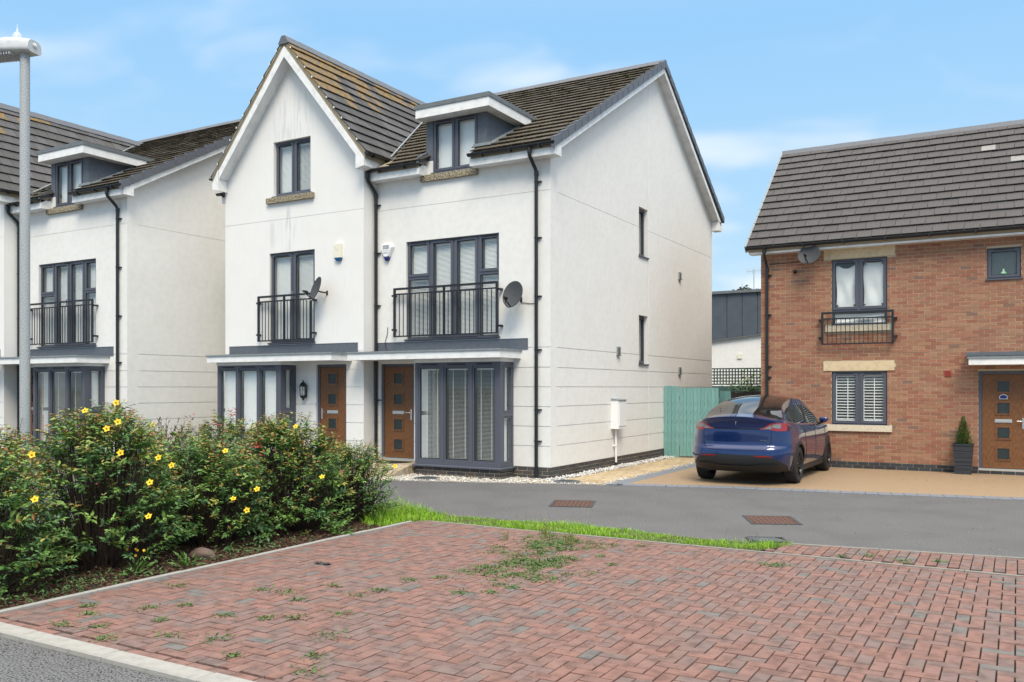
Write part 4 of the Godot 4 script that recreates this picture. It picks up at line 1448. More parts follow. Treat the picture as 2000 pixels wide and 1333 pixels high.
# a shrub of many upright stems; rx, rz, tall: its size; tips: share of bronze or yellowing shoots; dead: share of bare red-brown stems
func shrub(called: String, label: String, at: Vector3, rx: float, rz: float, tall: float, n: int, sd: int, tips: float, dead: float, flowers: Array, leaf_l := 0.082) -> void:
	rng.seed = sd
	var o := thing(called, label, "shrub", at, 0.0, "shrubs in the bed beside the block paving")
	var st := MB.new()
	var m := tinted()
	var ends := PackedVector3Array()
	for i in int(n * 1.6):
		# where the shoot ends: inside a rounded crown, more of them near its skin
		var a := rng.randf() * TAU
		var q := sqrt(rng.randf())
		var dome := sqrt(maxf(0.04, 1.0 - pow(q, 2.6)))
		var hgt := tall * dome * (0.95 + 0.12 * sin(a * 3.0 + sd) * q) * (1.0 if rng.randf() < 0.62 else rng.randf_range(0.2, 0.98)) * rng.randf_range(0.92, 1.06)
		var e := Vector3(cos(a) * q * rx, hgt, sin(a) * q * rz)
		var base := Vector3(e.x * 0.35 + rng.randfn() * 0.05, 0, e.z * 0.35 + rng.randfn() * 0.05)
		var dir := (Vector3(cos(a) * q * 1.1, 0.85 - 0.6 * q * q, sin(a) * q * 1.1) + Vector3(rng.randfn(), rng.randfn() * 0.6, rng.randfn()) * 0.25).normalized()
		ends.append(e)
		var l := rng.randf_range(0.18, 0.32)
		var sprig := e - dir * l
		if sprig.y < 0.02:
			sprig.y = 0.02
		st.tube([base, base.lerp(sprig, 0.55) + Vector3(rng.randfn(), 0, rng.randfn()) * 0.03, sprig, e], [0.0055, 0.004, 0.003, 0.0012], 3, false)
		var bare := rng.randf() < dead
		var bronze := rng.randf() < tips * 3.0 * pow(hgt / tall, 1.6)
		var base_c: Color = GREENS[rng.randi() % 5] * rng.randf_range(0.85, 1.35)
		var steps := int(l / 0.028)
		var size := rng.randf_range(0.65, 1.3)
		if bare:
			for k in 10:
				var p := sprig.lerp(e, rng.randf())
				var dd := (dir + Vector3(rng.randfn(), rng.randfn(), rng.randfn()) * 0.6).normalized()
				m.col = Color(0.13, 0.045, 0.03)
				leaf(m, p, dd, rng.randf_range(0.02, 0.05), 0.35, [Color(0.14, 0.05, 0.03), Color(0.11, 0.06, 0.035), Color(0.09, 0.05, 0.03)][rng.randi() % 3])
			continue
		for k in steps:
			var u := (k + 0.5) / steps
			var p := sprig.lerp(e, u)
			var sd2 := dir.cross(Vector3(sin(k * 1.57), 0.2, cos(k * 1.57))).normalized()
			for s in [-1.0, 1.0]:
				var dd: Vector3 = sd2 * s + dir * 0.45 + Vector3(rng.randfn(), 0, rng.randfn()) * 0.2
				dd.y = rng.randf_range(-0.25, 0.4)
				dd = dd.normalized()
				var cc := base_c
				if bronze and u > 0.5 and rng.randf() < 0.8:
					cc = (TIPS[rng.randi() % 5] as Color) * rng.randf_range(0.7, 1.15)
				elif rng.randf() < 0.04:
					cc = Color(0.2, 0.16, 0.03)
				leaf(m, p, dd, leaf_l * size * rng.randf_range(0.75, 1.2) * (1.0 - 0.4 * u), 0.44, cc)
	put(o, "stems", st, MT.bark)
	put(o, "foliage", m, MT.leaf)
	for f in flowers:      # each on the shoot that ends nearest
		var best: Vector3 = ends[0]
		for e in ends:
			if e.distance_to(f) < best.distance_to(f):
				best = e
		flower(o, best + Vector3(0.025, 0.015, 0.025), 0.033)

func flower(o: Node3D, at: Vector3, r: float) -> void:
	var b := MB.new()
	var nrm := Vector3(rng.randf_range(0.2, 0.8), rng.randf_range(0.2, 0.9), rng.randf_range(0.4, 1.0)).normalized()
	var x := nrm.cross(Vector3.UP).normalized()
	b.t = Transform3D(Basis(x, nrm, x.cross(nrm)), at)
	for k in 5:
		var a := TAU * k / 5.0
		var d := Vector3(cos(a), 0.25, sin(a))
		var s := Vector3(-sin(a), 0, cos(a))
		b.quad(Vector3.ZERO, d * r * 0.6 - s * r * 0.42, d * r * 1.15, d * r * 0.6 + s * r * 0.42)
	b.lathe([Vector2(r * 0.22, 0.0), Vector2(r * 0.3, r * 0.3), Vector2(0.0, r * 0.42)], 8)
	put(o, "flower", b, MT.petal)

func planting() -> void:
	# flowers are given where they sit on the outside of their shrub
	shrub("flowering_shrub", "yellow flowering shrub at the left edge, nearest the road kerb", Vector3(-0.05, 0.02, 10.95), 0.95, 0.85, 1.42, 330, 101, 0.35, 0.02, [Vector3(0.2, 1.38, 0.1), Vector3(0.75, 0.9, -0.3), Vector3(0.3, 1.3, -0.5)])
	shrub("flowering_shrub", "tallest shrub with many yellow flowers, in front of the lamp post", Vector3(-0.15, 0.02, 9.55), 0.95, 0.85, 1.66, 400, 102, 0.4, 0.03, [Vector3(0.52, 1.4, 0.2), Vector3(0.35, 1.6, 0.12), Vector3(0.2, 1.62, 0.35), Vector3(0.7, 1.2, 0.4), Vector3(0.88, 0.95, 0.1), Vector3(0.85, 1.1, -0.1), Vector3(0.86, 1.05, -0.3), Vector3(0.5, 1.45, 0.5), Vector3(0.95, 0.5, 0.1)])
	shrub("flowering_shrub", "lower green shrub with a few yellow flowers near the middle of the bed", Vector3(-0.2, 0.02, 8.25), 0.95, 0.8, 1.30, 330, 103, 0.25, 0.05, [Vector3(0.85, 0.62, 0.3), Vector3(0.9, 0.45, 0.1), Vector3(0.6, 1.05, 0.2), Vector3(0.87, 0.7, -0.1)])
	shrub("flowering_shrub", "rounded shrub with one yellow flower on top, before the left door", Vector3(-0.1, 0.02, 7.05), 0.95, 0.8, 1.48, 380, 104, 0.5, 0.02, [Vector3(0.3, 1.42, 0.1), Vector3(0.75, 0.7, 0.2)])
	shrub("flowering_shrub", "small loose shrub ending the bed beside the grass verge", Vector3(0.0, 0.02, 5.95), 0.78, 0.7, 1.08, 330, 105, 0.3, 0.0, [Vector3(0.45, 0.72, -0.4)], 0.058)
	shrub("withered_shrub", "withered red-brown shrub behind the green ones", Vector3(-1.15, 0.02, 8.0), 0.85, 0.95, 1.42, 260, 106, 0.55, 0.6, [Vector3(0.2, 1.3, 0.3)])
	shrub("red_leaved_shrub", "shrub with scarlet young shoots below the left bay window", Vector3(-1.3, 0.02, 6.9), 0.8, 0.7, 1.45, 200, 107, 1.1, 0.3, [])
	shrub("bronze_shrub", "bronze tipped shrub at the foot of the lamp post", Vector3(-1.45, 0.02, 9.9), 0.9, 0.9, 1.38, 240, 108, 0.9, 0.2, [Vector3(0.3, 1.3, 0.2)])
	# scarlet shoots
	rng.seed = 9
	var sc := tinted()
	for i in 16:
		var p := Vector3(-0.9 + rng.randfn() * 0.35, rng.randf_range(1.1, 1.5), 6.9 + rng.randfn() * 0.4)
		if i % 3 == 0:
			p = Vector3(0.4 + rng.randfn() * 0.12, rng.randf_range(0.95, 1.2), 8.0 + rng.randfn() * 0.2)
		for k in 9:
			leaf(sc, p + Vector3(rng.randfn(), rng.randfn(), rng.randfn()) * 0.03, Vector3(rng.randfn(), 0.4, rng.randfn()).normalized(), 0.06, 0.4, Color(0.34, 0.035, 0.02) * rng.randf_range(0.6, 1.1))
	tag(put(self, "scarlet_shoots", sc, MT.leaf, "stuff"), "scarlet young leaves scattered among the shrubs", "leaves")
	# lavender at the far left
	var lv := thing("lavender_plant", "grey lavender with spent flower spikes behind the lamp post", "plant", Vector3(-2.35, 0.02, 9.6))
	var sp := tinted()
	var stem := MB.new()
	for i in 40:
		var e := Vector3(rng.randfn() * 0.25, rng.randf_range(1.05, 1.45), rng.randfn() * 0.22)
		stem.tube([Vector3(e.x * 0.3, 0, e.z * 0.3), e], [0.004, 0.002], 3, false)
		for k in 10:
			leaf(sp, e + Vector3(0, -0.012 * k, 0), Vector3(rng.randfn(), 0.5, rng.randfn()).normalized(), 0.022, 0.6, Color(0.15, 0.11, 0.15) * rng.randf_range(0.7, 1.3))
		for k in 12:
			leaf(sp, e * rng.randf_range(0.2, 0.7), Vector3(rng.randfn(), 0.8, rng.randfn()).normalized(), 0.05, 0.16, Color(0.13, 0.16, 0.12))
	put(lv, "stems", stem, MT.bark)
	put(lv, "spikes", sp, MT.leaf)
	# low growth along the kerb and in the bed
	var wd := tinted()
	rng.seed = 31
	for c in [[0.62, 10.95, 0.30, 260], [0.70, 10.3, 0.22, 200], [0.74, 9.55, 0.2, 150], [0.55, 11.2, 0.3, 220], [0.75, 8.75, 0.14, 70], [0.78, 8.45, 0.16, 120], [0.8, 7.9, 0.14, 60], [0.85, 6.75, 0.1, 40], [0.2, 10.6, 0.3, 120]]:
		for i in c[3]:
			var p := Vector3(minf(c[0] + rng.randfn() * c[2], 0.90), 0.03, c[1] + rng.randfn() * c[2] * 1.5)
			leaf(wd, p + Vector3(0, rng.randf_range(0.0, 0.08), 0), Vector3(rng.randfn(), rng.randf_range(0.1, 0.9), rng.randfn()).normalized(), rng.randf_range(0.02, 0.05), 0.5, [Color(0.05, 0.115, 0.03), Color(0.07, 0.15, 0.035), Color(0.09, 0.16, 0.05)][rng.randi() % 3])
	# and in the joints of the paving
	var patches := []
	for i in 120:
		var pz := rng.randf_range(5.85, 8.3)
		patches.append([3.35 + (pz - 6.0) * 0.2 + rng.randfn() * 0.3, pz + rng.randfn() * 0.1, rng.randf_range(0.03, 0.10), 60])
	for q in [[3.89, 8.43], [3.96, 8.72], [4.02, 8.46], [3.24, 8.44], [3.73, 8.85], [3.03, 9.36], [2.43, 9.60], [3.63, 10.42], [3.41, 11.09], [2.17, 9.65], [2.24, 10.75], [2.03, 10.34], [1.84, 10.54], [2.89, 10.29], [3.01, 10.85], [2.65, 10.99], [3.08, 10.18], [4.05, 11.08], [3.96, 6.06], [4.24, 5.97], [5.83, 6.28], [5.74, 6.33], [3.88, 10.82], [3.05, 8.67], [3.06, 9.13], [1.35, 10.75], [1.4, 9.9], [1.6, 10.9], [2.7, 9.75], [2.55, 10.4], [6.3, 5.5], [6.9, 5.45], [7.2, 5.3], [6.55, 5.3], [1.7, 11.2], [2.3, 11.25], [2.0, 11.1], [3.3, 9.9], [2.6, 9.2]]:
		patches.append([q[0], q[1], rng.randf_range(0.03, 0.075), 70])
	for q in patches:
		for i in q[3]:
			var along := rng.randf() < 0.5
			var p := Vector3(q[0] + rng.randfn() * q[2] * (1.4 if along else 0.5), 0.024, q[1] + rng.randfn() * q[2] * (0.5 if along else 1.2))
			leaf(wd, p + Vector3(0, rng.randf_range(0.0, 0.012), 0), Vector3(rng.randfn(), rng.randf_range(0.1, 0.7), rng.randfn()).normalized(), rng.randf_range(0.014, 0.036), 0.5, [Color(0.05, 0.12, 0.028), Color(0.075, 0.15, 0.03), Color(0.1, 0.17, 0.045), Color(0.13, 0.16, 0.05)][rng.randi() % 4])
	for q in [[2.95, 5.85], [3.15, 6.1], [2.75, 6.4], [3.4, 6.05], [3.55, 6.4]]:
		for i in 26:
			blade(wd, Vector3(q[0] + rng.randfn() * 0.04, 0.02, q[1] + rng.randfn() * 0.03), Vector3(rng.randfn(), 0, rng.randfn()) * 0.3, rng.randf_range(0.06, 0.2), 0.006, [Color(0.13, 0.2, 0.04), Color(0.2, 0.16, 0.06), Color(0.1, 0.17, 0.035)][rng.randi() % 3])
	tag(put(self, "weeds", wd, MT.grass, "stuff"), "low green weeds in the paving joints and along the bed", "weeds")
	# small separate plants in the bed
	for q in [["yellow_flowered_weed", "small weed with yellow button flowers beside the mulch kerb", Vector3(0.62, 0.02, 9.75), 6], ["broad_leaved_weed", "bright green broad leaved weed at the kerb near the stone", Vector3(0.80, 0.02, 9.3), 0], ["broad_leaved_weed", "pale green dock plant leaning over the kerb at the bed's end", Vector3(0.84, 0.02, 7.1), 0]]:
		var o := thing(q[0], q[1], "weed", q[2])
		var m := tinted()
		for i in 34:
			var d := Vector3(rng.randfn(), rng.randf_range(0.2, 1.2), rng.randfn()).normalized()
			leaf(m, Vector3(0, 0.01, 0) + d * rng.randf_range(0.0, 0.12), d, rng.randf_range(0.06, 0.12), 0.34, Color(0.10, 0.2, 0.04) * rng.randf_range(0.7, 1.15))
		put(o, "leaves", m, MT.grass)
		for i in q[3]:
			var st := MB.new()
			var e := Vector3(-0.12 + rng.randfn() * 0.09, rng.randf_range(0.17, 0.26), -0.05 + rng.randfn() * 0.06)
			st.tube([Vector3.ZERO, e], [0.002], 3, false)
			put(o, "stalk", st, MT.bark)
			flower(o, e, 0.013)
	var rk := MB.new()
	rng.seed = 5
	var rr := []
	for i in 9:
		var row := PackedVector3Array()
		for j in 15:
			var a := -TAU * (j % 14) / 14.0
			var p := PI * i / 8.0
			var s := 1.0 + 0.13 * sin(a * 2.0 + i) + 0.1 * cos(a * 3.0 - i * 1.7)
			row.append(Vector3(cos(a) * sin(p) * 0.16 * s, 0.06 - cos(p) * 0.075, sin(a) * sin(p) * 0.1 * s))
		rr.append(row)
	rk.grid(rr)
	tag(put(self, "stone", rk, mat("field_stone", lin(0.13, 0.09, 0.07), 0.9)), "brown rounded stone lying on the mulch", "stone").position = Vector3(0.55, 0.0, 8.9)
	grass_verge()

func in_poly(p: Vector2, poly: PackedVector2Array) -> bool:
	return Geometry2D.is_point_in_polygon(p, poly)

func grass_verge() -> void:
	rng.seed = 41
	var poly := PackedVector2Array([Vector2(-0.6, 4.95), Vector2(0.6, 5.05), Vector2(1.9, 4.98), Vector2(3.4, 4.93), Vector2(4.4, 5.06), Vector2(5.25, 5.10), Vector2(5.72, 5.02), Vector2(5.45, 5.50), Vector2(4.3, 5.57), Vector2(1.6, 5.65), Vector2(1.0, 5.68), Vector2(0.92, 6.3), Vector2(0.5, 6.3), Vector2(0.3, 5.6), Vector2(-0.5, 5.5)])
	var m := tinted()
	var n := 0
	while n < 13000:
		var p := Vector2(rng.randf_range(-0.6, 5.8), rng.randf_range(4.8, 6.4))
		if not in_poly(p, poly):
			continue
		n += 1
		var tuft := 1.0 + 0.5 * sin(p.x * 7.0) * sin(p.y * 9.0 + p.x * 2.0)
		var tall := rng.randf_range(0.02, 0.075) * tuft * (0.75 + 0.35 * sin(p.x * 2.3 + 1.0))
		if p.x < 1.35:
			tall *= lerpf(2.6, 1.0, clampf((p.x - 0.4) / 0.95, 0, 1))
		var c: Color = [Color(0.20, 0.40, 0.014), Color(0.235, 0.45, 0.017), Color(0.165, 0.34, 0.013), Color(0.28, 0.45, 0.04)][rng.randi() % 4]
		if rng.randf() < 0.03 + 0.14 * smoothstep(0.2, 0.9, sin(p.x * 3.7 + 0.6) * sin(p.y * 5.0 + p.x)):
			c = Color(0.33, 0.30, 0.11)
		blade(m, Vector3(p.x, 0.01, p.y), Vector3(rng.randfn(), 0, rng.randfn()) * 0.55, tall, rng.randf_range(0.004, 0.008), c)
	for i in 34:
		var p := Vector2(rng.randf_range(0.4, 5.4), rng.randf_range(4.98, 5.5))
		if in_poly(p, poly):
			blade(m, Vector3(p.x, 0, p.y), Vector3(rng.randfn(), 0, rng.randfn()) * 0.25, rng.randf_range(0.16, 0.34), 0.004, Color(0.24, 0.24, 0.1))
	tag(put(self, "grass_verge", m, MT.grass, "stuff"), "bright green grass strip between the paving and the road", "grass")
	var b := MB.new()
	var tri := Geometry2D.triangulate_polygon(poly)
	for i in range(0, tri.size(), 3):
		var q := [poly[tri[i]], poly[tri[i + 1]], poly[tri[i + 2]]]
		if (q[1] - q[0]).cross(q[2] - q[0]) > 0:
			q.reverse()
		b.tri(Vector3(q[0].x, 0.014, q[0].y), Vector3(q[1].x, 0.014, q[1].y), Vector3(q[2].x, 0.014, q[2].y))
	put(self, "verge_soil", b, mat("soil", lin(0.05, 0.055, 0.02), 1.0), "structure")


# ---------------------------------------------------------------- ground
func sheet(called: String, poly: Array, y: float, m: Material, kind := "structure", th := 0.0) -> MeshInstance3D:
	var p := PackedVector2Array(poly)
	var b := MB.new()
	var tri := Geometry2D.triangulate_polygon(p)
	for i in range(0, tri.size(), 3):
		var q := [p[tri[i]], p[tri[i + 1]], p[tri[i + 2]]]
		if (q[1] - q[0]).cross(q[2] - q[0]) > 0:
			q.reverse()
		b.tri(Vector3(q[0].x, y, q[0].y), Vector3(q[1].x, y, q[1].y), Vector3(q[2].x, y, q[2].y))
	if th > 0.0:
		for i in p.size():
			var a := p[i]
			var c := p[(i + 1) % p.size()]
			b.quad(Vector3(a.x, y - th, a.y), Vector3(c.x, y - th, c.y), Vector3(c.x, y, c.y), Vector3(a.x, y, a.y))
	return put(self, called, b, m, kind)

func drive_edge(x: float) -> float:      # z of the road's far edge
	var pts := [[-12.0, 3.9], [-6.0, 2.75], [-2.43, 1.64], [-1.27, 1.246], [-0.15, 0.863], [0.56, 0.57], [1.295, 0.36], [1.7, 0.20], [2.33, 0.05], [3.2, -0.25], [4.94, -0.50], [5.75, -0.62], [6.9, -0.83], [7.99, -1.02], [12.0, -1.75], [40.0, -6.5]]
	for i in pts.size() - 1:
		if x <= pts[i + 1][0]:
			return lerpf(pts[i][1], pts[i + 1][1], clampf((x - pts[i][0]) / (pts[i + 1][0] - pts[i][0]), 0, 1))
	return -6.5

func grounds() -> void:
	sheet("ground", [Vector2(-400, -400), Vector2(400, -400), Vector2(400, 400), Vector2(-400, 400)], -0.03, MT.ground)
	var far := []
	for x in [-60.0, -12.0, -6.0, -2.43, -1.27, -0.15, 0.56, 1.295, 1.7, 2.33, 3.2, 4.94, 5.75, 6.9, 7.99, 12.0, 40.0]:
		far.append(Vector2(x, drive_edge(x)))
	far.append_array([Vector2(40, 11.6), Vector2(40, 40), Vector2(-60, 40)])
	sheet("road", far, 0.0, MT.asphalt)
	# near road, coarser
	sheet("near_road", [Vector2(-8, 11.56), Vector2(14, 11.56), Vector2(14, 17.5), Vector2(-8, 17.5)], 0.004, MT.asphalt_coarse)
	# driveway
	var dr := [Vector2(1.60, -0.02)]
	for x in [2.33, 3.2, 4.94, 6.9, 7.99, 12.0]:
		dr.append(Vector2(x, drive_edge(x) - 0.30))
	dr.append_array([Vector2(12, -5.49), Vector2(2.705, -5.49), Vector2(2.6, -7.0), Vector2(1.60, -7.0)])
	sheet("driveway", dr, 0.012, MT.resin, "structure", 0.1)
	# sett edging of the driveway
	var ed := holder(self, "driveway_edging")
	ed.set_meta("kind", "structure")
	var sm := MB.new()
	sm.cbox(-0.098, 0.098, -0.06, 0.014, -0.145, 0.145, 0.006)
	var smm := sm.mesh()
	var x := 1.66
	while x < 9.6:
		var z := drive_edge(x)
		var o := part(ed, "sett", smm, MT.sett)
		var sl := (drive_edge(x + 0.1) - drive_edge(x - 0.1)) / 0.2
		o.position = Vector3(x, rng.randf_range(-0.002, 0.002), z - 0.15)
		o.rotation.y = -atan(sl)
		x += 0.2 * cos(atan(sl))
	sm = MB.new()
	sm.cbox(-0.1, 0.1, -0.06, 0.014, -0.147, 0.147, 0.006)
	smm = sm.mesh()
	for i in 22:
		for k in [0, 1]:
			var o := part(ed, "sett", smm, MT.sett)
			o.position = Vector3(1.375 + 0.1 * k * 1.0 + (0.05 if k else 0.0), rng.randf_range(-0.002, 0.002), 0.02 - 0.3 * i - 0.15 * k)
			o.scale.x = 0.72
	# bed of small grey stones between path and edging, soil below
	sheet("gravel_bed", [Vector2(-4.6, 0.401), Vector2(-4.6, 2.35), Vector2(-2.43, 1.62), Vector2(-1.27, 1.23), Vector2(-0.15, 0.85), Vector2(0.56, 0.55), Vector2(1.3, 0.34), Vector2(1.3, -7.2), Vector2(0.0, -7.2), Vector2(0.0, -0.01), Vector2(-4.34, -0.01)], 0.006, mat("gravel_soil", lin(0.3, 0.28, 0.25), 1.0), "structure", 0.05)
	slab_path()
	pebbles()
	paving()
	# mulch bed
	sheet("mulch_bed", [Vector2(-2.7, 4.95), Vector2(0.92, 5.3), Vector2(0.928, 11.40), Vector2(-2.7, 11.40)], 0.014, MT.mulch, "structure", 0.05)
	rng.seed = 61
	var ch := MB.new()
	ch.hexa([Vector3(-0.02, 0, 0.006), Vector3(0.02, 0, 0.005), Vector3(0.022, 0, -0.005), Vector3(-0.018, 0, -0.006), Vector3(-0.018, 0.005, 0.005), Vector3(0.018, 0.006, 0.004), Vector3(0.019, 0.005, -0.004), Vector3(-0.016, 0.005, -0.005)])
	var spots := []
	var cs := []
	for i in 6500:
		var p := Vector3(rng.randf_range(-0.6, 0.91), 0.016 + rng.randf() * 0.015, rng.randf_range(6.3, 11.38))
		spots.append(Transform3D(Basis.from_euler(Vector3(rng.randfn() * 0.4, rng.randf() * TAU, rng.randfn() * 0.4)).scaled(Vector3.ONE * rng.randf_range(0.5, 1.5)), p))
		cs.append([Color(0.06, 0.026, 0.016), Color(0.1, 0.045, 0.026), Color(0.045, 0.02, 0.013), Color(0.13, 0.075, 0.045)][rng.randi() % 4])
	copies(self, "bark_chips", ch.mesh(), MT.chip, spots, cs)
	tag(get_node("bark_chips"), "dark brown bark chips covering the shrub bed", "bark chips")
	# kerbs
	var kb := holder(self, "bed_kerb")
	kb.set_meta("kind", "structure")
	var km := MB.new()
	km.cbox(-0.025, 0.025, -0.1, 0.045, 0.003, 0.912, 0.008)
	var kmm := km.mesh()
	for i in 6:
		part(kb, "edging_stone", kmm, MT.concrete).position = Vector3(0.953 + 0.0, rng.randf_range(-0.002, 0.003), 5.82 + 0.915 * i)
	var kv := holder(self, "verge_kerb")
	kv.set_meta("kind", "structure")
	km = MB.new()
	km.cbox(0.003, 0.912, -0.1, 0.032, -0.016, 0.016, 0.005)
	kmm = km.mesh()
	for i in 10:
		part(kv, "edging_stone", kmm, MT.concrete_old).position = Vector3(1.05 + 0.915 * i, rng.randf_range(-0.003, 0.002), 5.648 - 0.004 * i)
	for i in 6:
		var o := part(kv, "edging_stone", kmm, MT.concrete_old)
		o.position = Vector3(5.68 + 0.91 * i, 0.0, 4.965 - 0.135 * i)
		o.rotation.y = 0.148
	var kn := holder(self, "road_kerb")
	kn.set_meta("kind", "structure")
	km = MB.new()
	km.cbox(0.002, 0.911, -0.15, 0.045, -0.075, 0.075, 0.012)
	kmm = km.mesh()
	for i in 12:
		part(kn, "kerbstone", kmm, MT.concrete).position = Vector3(-0.05 - 2.745 + 0.915 * i, rng.randf_range(-0.002, 0.002), 11.483)
	# loose grit on the road
	rng.seed = 63
	var gt := MB.new()
	gt.lathe([Vector2(0.0, -0.003), Vector2(0.007, 0.0), Vector2(0.0, 0.005)], 5)
	var gs := []
	var gc := []
	for i in 900:
		var p := Vector3(rng.randf_range(-2.0, 9.0), 0.003, 0.0)
		p.z = lerpf(drive_edge(p.x), 4.9, pow(rng.randf(), 1.5 if i % 3 else 0.3))
		if i < 120:
			p = Vector3(rng.randf_range(0.5, 4.2), 0.007, rng.randf_range(11.58, 12.6))
		gs.append(Transform3D(Basis(Vector3.UP, rng.randf() * TAU).scaled(Vector3.ONE * rng.randf_range(0.4, 1.4)), p))
		var gw := rng.randf_range(0.2, 0.55)
		gc.append(Color(gw, gw * 0.97, gw * 0.92))
	copies(self, "loose_grit", gt.mesh(), MT.pebble, gs, gc)
	tag(get_node("loose_grit"), "pale loose grit scattered over the road", "grit")
	# covers in the road
	for q in [["manhole_cover", "rusty iron manhole cover in the road nearer the white house", Vector3(1.93, 0, 2.96), 0.36], ["manhole_cover", "rusty iron manhole cover in the road in front of the parked car", Vector3(5.01, 0, 3.13), 0.42]]:
		var o := thing(q[0], q[1], "manhole cover", q[2], q[3], "iron covers in the road")
		var b := MB.new()
		b.ring(-0.33, 0.33, -0.38, 0.38, 0.035, 0.0, 0.009)
		b.v = rot_flat(b.v); b.n = rot_flat(b.n)
		put(o, "frame", b, MT.iron)
		b = MB.new()
		b.box(-0.29, 0.29, 0.001, 0.007, -0.34, 0.34)
		for i in 9:
			for j in 10:
				var px := -0.26 + 0.065 * i
				var pz := -0.31 + 0.069 * j
				if (i + j) % 2:
					b.box(px - 0.026, px + 0.026, 0.007, 0.011, pz - 0.011, pz + 0.011)
				else:
					b.box(px - 0.011, px + 0.011, 0.007, 0.011, pz - 0.026, pz + 0.026)
		put(o, "lid", b, MT.iron_rust)
	var gu := thing("gully_grate", "iron drain grate at the road edge by the grass tip", "drain grate", Vector3(5.34, 0, 4.74), 0.4)
	var b2 := MB.new()
	b2.box(-0.21, 0.21, 0.001, 0.003, -0.16, 0.16)
	put(gu, "pit", b2, MT.seal)
	b2 = MB.new()
	b2.ring(-0.22, 0.22, -0.17, 0.17, 0.03, 0.0, 0.016)
	b2.v = rot_flat(b2.v); b2.n = rot_flat(b2.n)
	put(gu, "frame", b2, MT.iron)
	for i in 8:
		b2 = MB.new()
		b2.t = Transform3D(Basis(Vector3.UP, 0.5), Vector3(-0.16 + 0.046 * i, 0, 0))
		b2.box(-0.010, 0.010, 0.004, 0.014, -0.15, 0.15)
		put(gu, "bar", b2, MT.trim_grey)
	for q in [["round dark plastic drain cover in the white gravel before the bay", Vector3(-2.15, 0.012, 1.13)], ["round dark plastic drain cover at the corner of the white house", Vector3(0.5, 0.012, 0.28)]]:
		var o := thing("inspection_cover", q[0], "drain cover", q[1], 0.0, "round drain covers")
		var b := MB.new()
		b.lathe([Vector2(0.26, -0.01), Vector2(0.255, 0.018), Vector2(0.235, 0.024), Vector2(0.0, 0.026)], 36)
		put(o, "lid", b, mat("cover_plastic", lin(0.075, 0.085, 0.09), 0.6))
		b = MB.new()
		for i in 5:
			b.box(-0.14, 0.14, 0.026, 0.030, -0.08 + 0.04 * i - 0.008, -0.08 + 0.04 * i + 0.008)
		put(o, "grip_ribs", b, MT.cover_plastic)

func rot_flat(a: PackedVector3Array) -> PackedVector3Array:
	var r := PackedVector3Array()
	for p in a:
		r.append(Vector3(p.x, p.z, -p.y))
	return r

func slab_path() -> void:
	rng.seed = 71
	var o := holder(self, "slab_path")
	o.set_meta("kind", "structure")
	var z := 0.30
	var row := 0
	while z > -6.3:
		var d: float = [0.6, 0.45, 0.6, 0.3][row % 4]
		var cuts: Array = [[0.27, 0.72, 1.22], [0.27, 0.86, 1.22], [0.27, 0.56, 1.22]][row % 3]
		for i in cuts.size() - 1:
			var b := tinted()
			var k := rng.randf_range(0.9, 1.1)
			b.col = ([Color(0.48, 0.42, 0.31), Color(0.45, 0.39, 0.29), Color(0.51, 0.45, 0.34), Color(0.43, 0.365, 0.26)][rng.randi() % 4] as Color) * k
			var zz := z
			if row == 0:
				zz = minf(z, drive_edge(cuts[i] + 0.2) - 0.08)
			b.cbox(cuts[i] + 0.006, cuts[i + 1] - 0.006, -0.03, 0.016 + rng.randf_range(-0.002, 0.002), z - d + 0.006, zz - 0.006, 0.006)
			put(o, "paving_slab", b, MT.sandstone)
		z -= d
		row += 1
	var b := tinted()
	b.col = Color(0.44, 0.41, 0.35)
	b.cbox(-4.32, -2.95, -0.03, 0.205, 0.002, 0.62, 0.01)
	b.hexa([Vector3(-4.32, -0.03, 1.35), Vector3(-2.95, -0.03, 1.35), Vector3(-2.95, -0.03, 0.621), Vector3(-4.32, -0.03, 0.621), Vector3(-4.32, 0.02, 1.35), Vector3(-2.95, 0.02, 1.35), Vector3(-2.95, 0.20, 0.621), Vector3(-4.32, 0.20, 0.621)])
	put(o, "door_step", b, MT.sandstone)

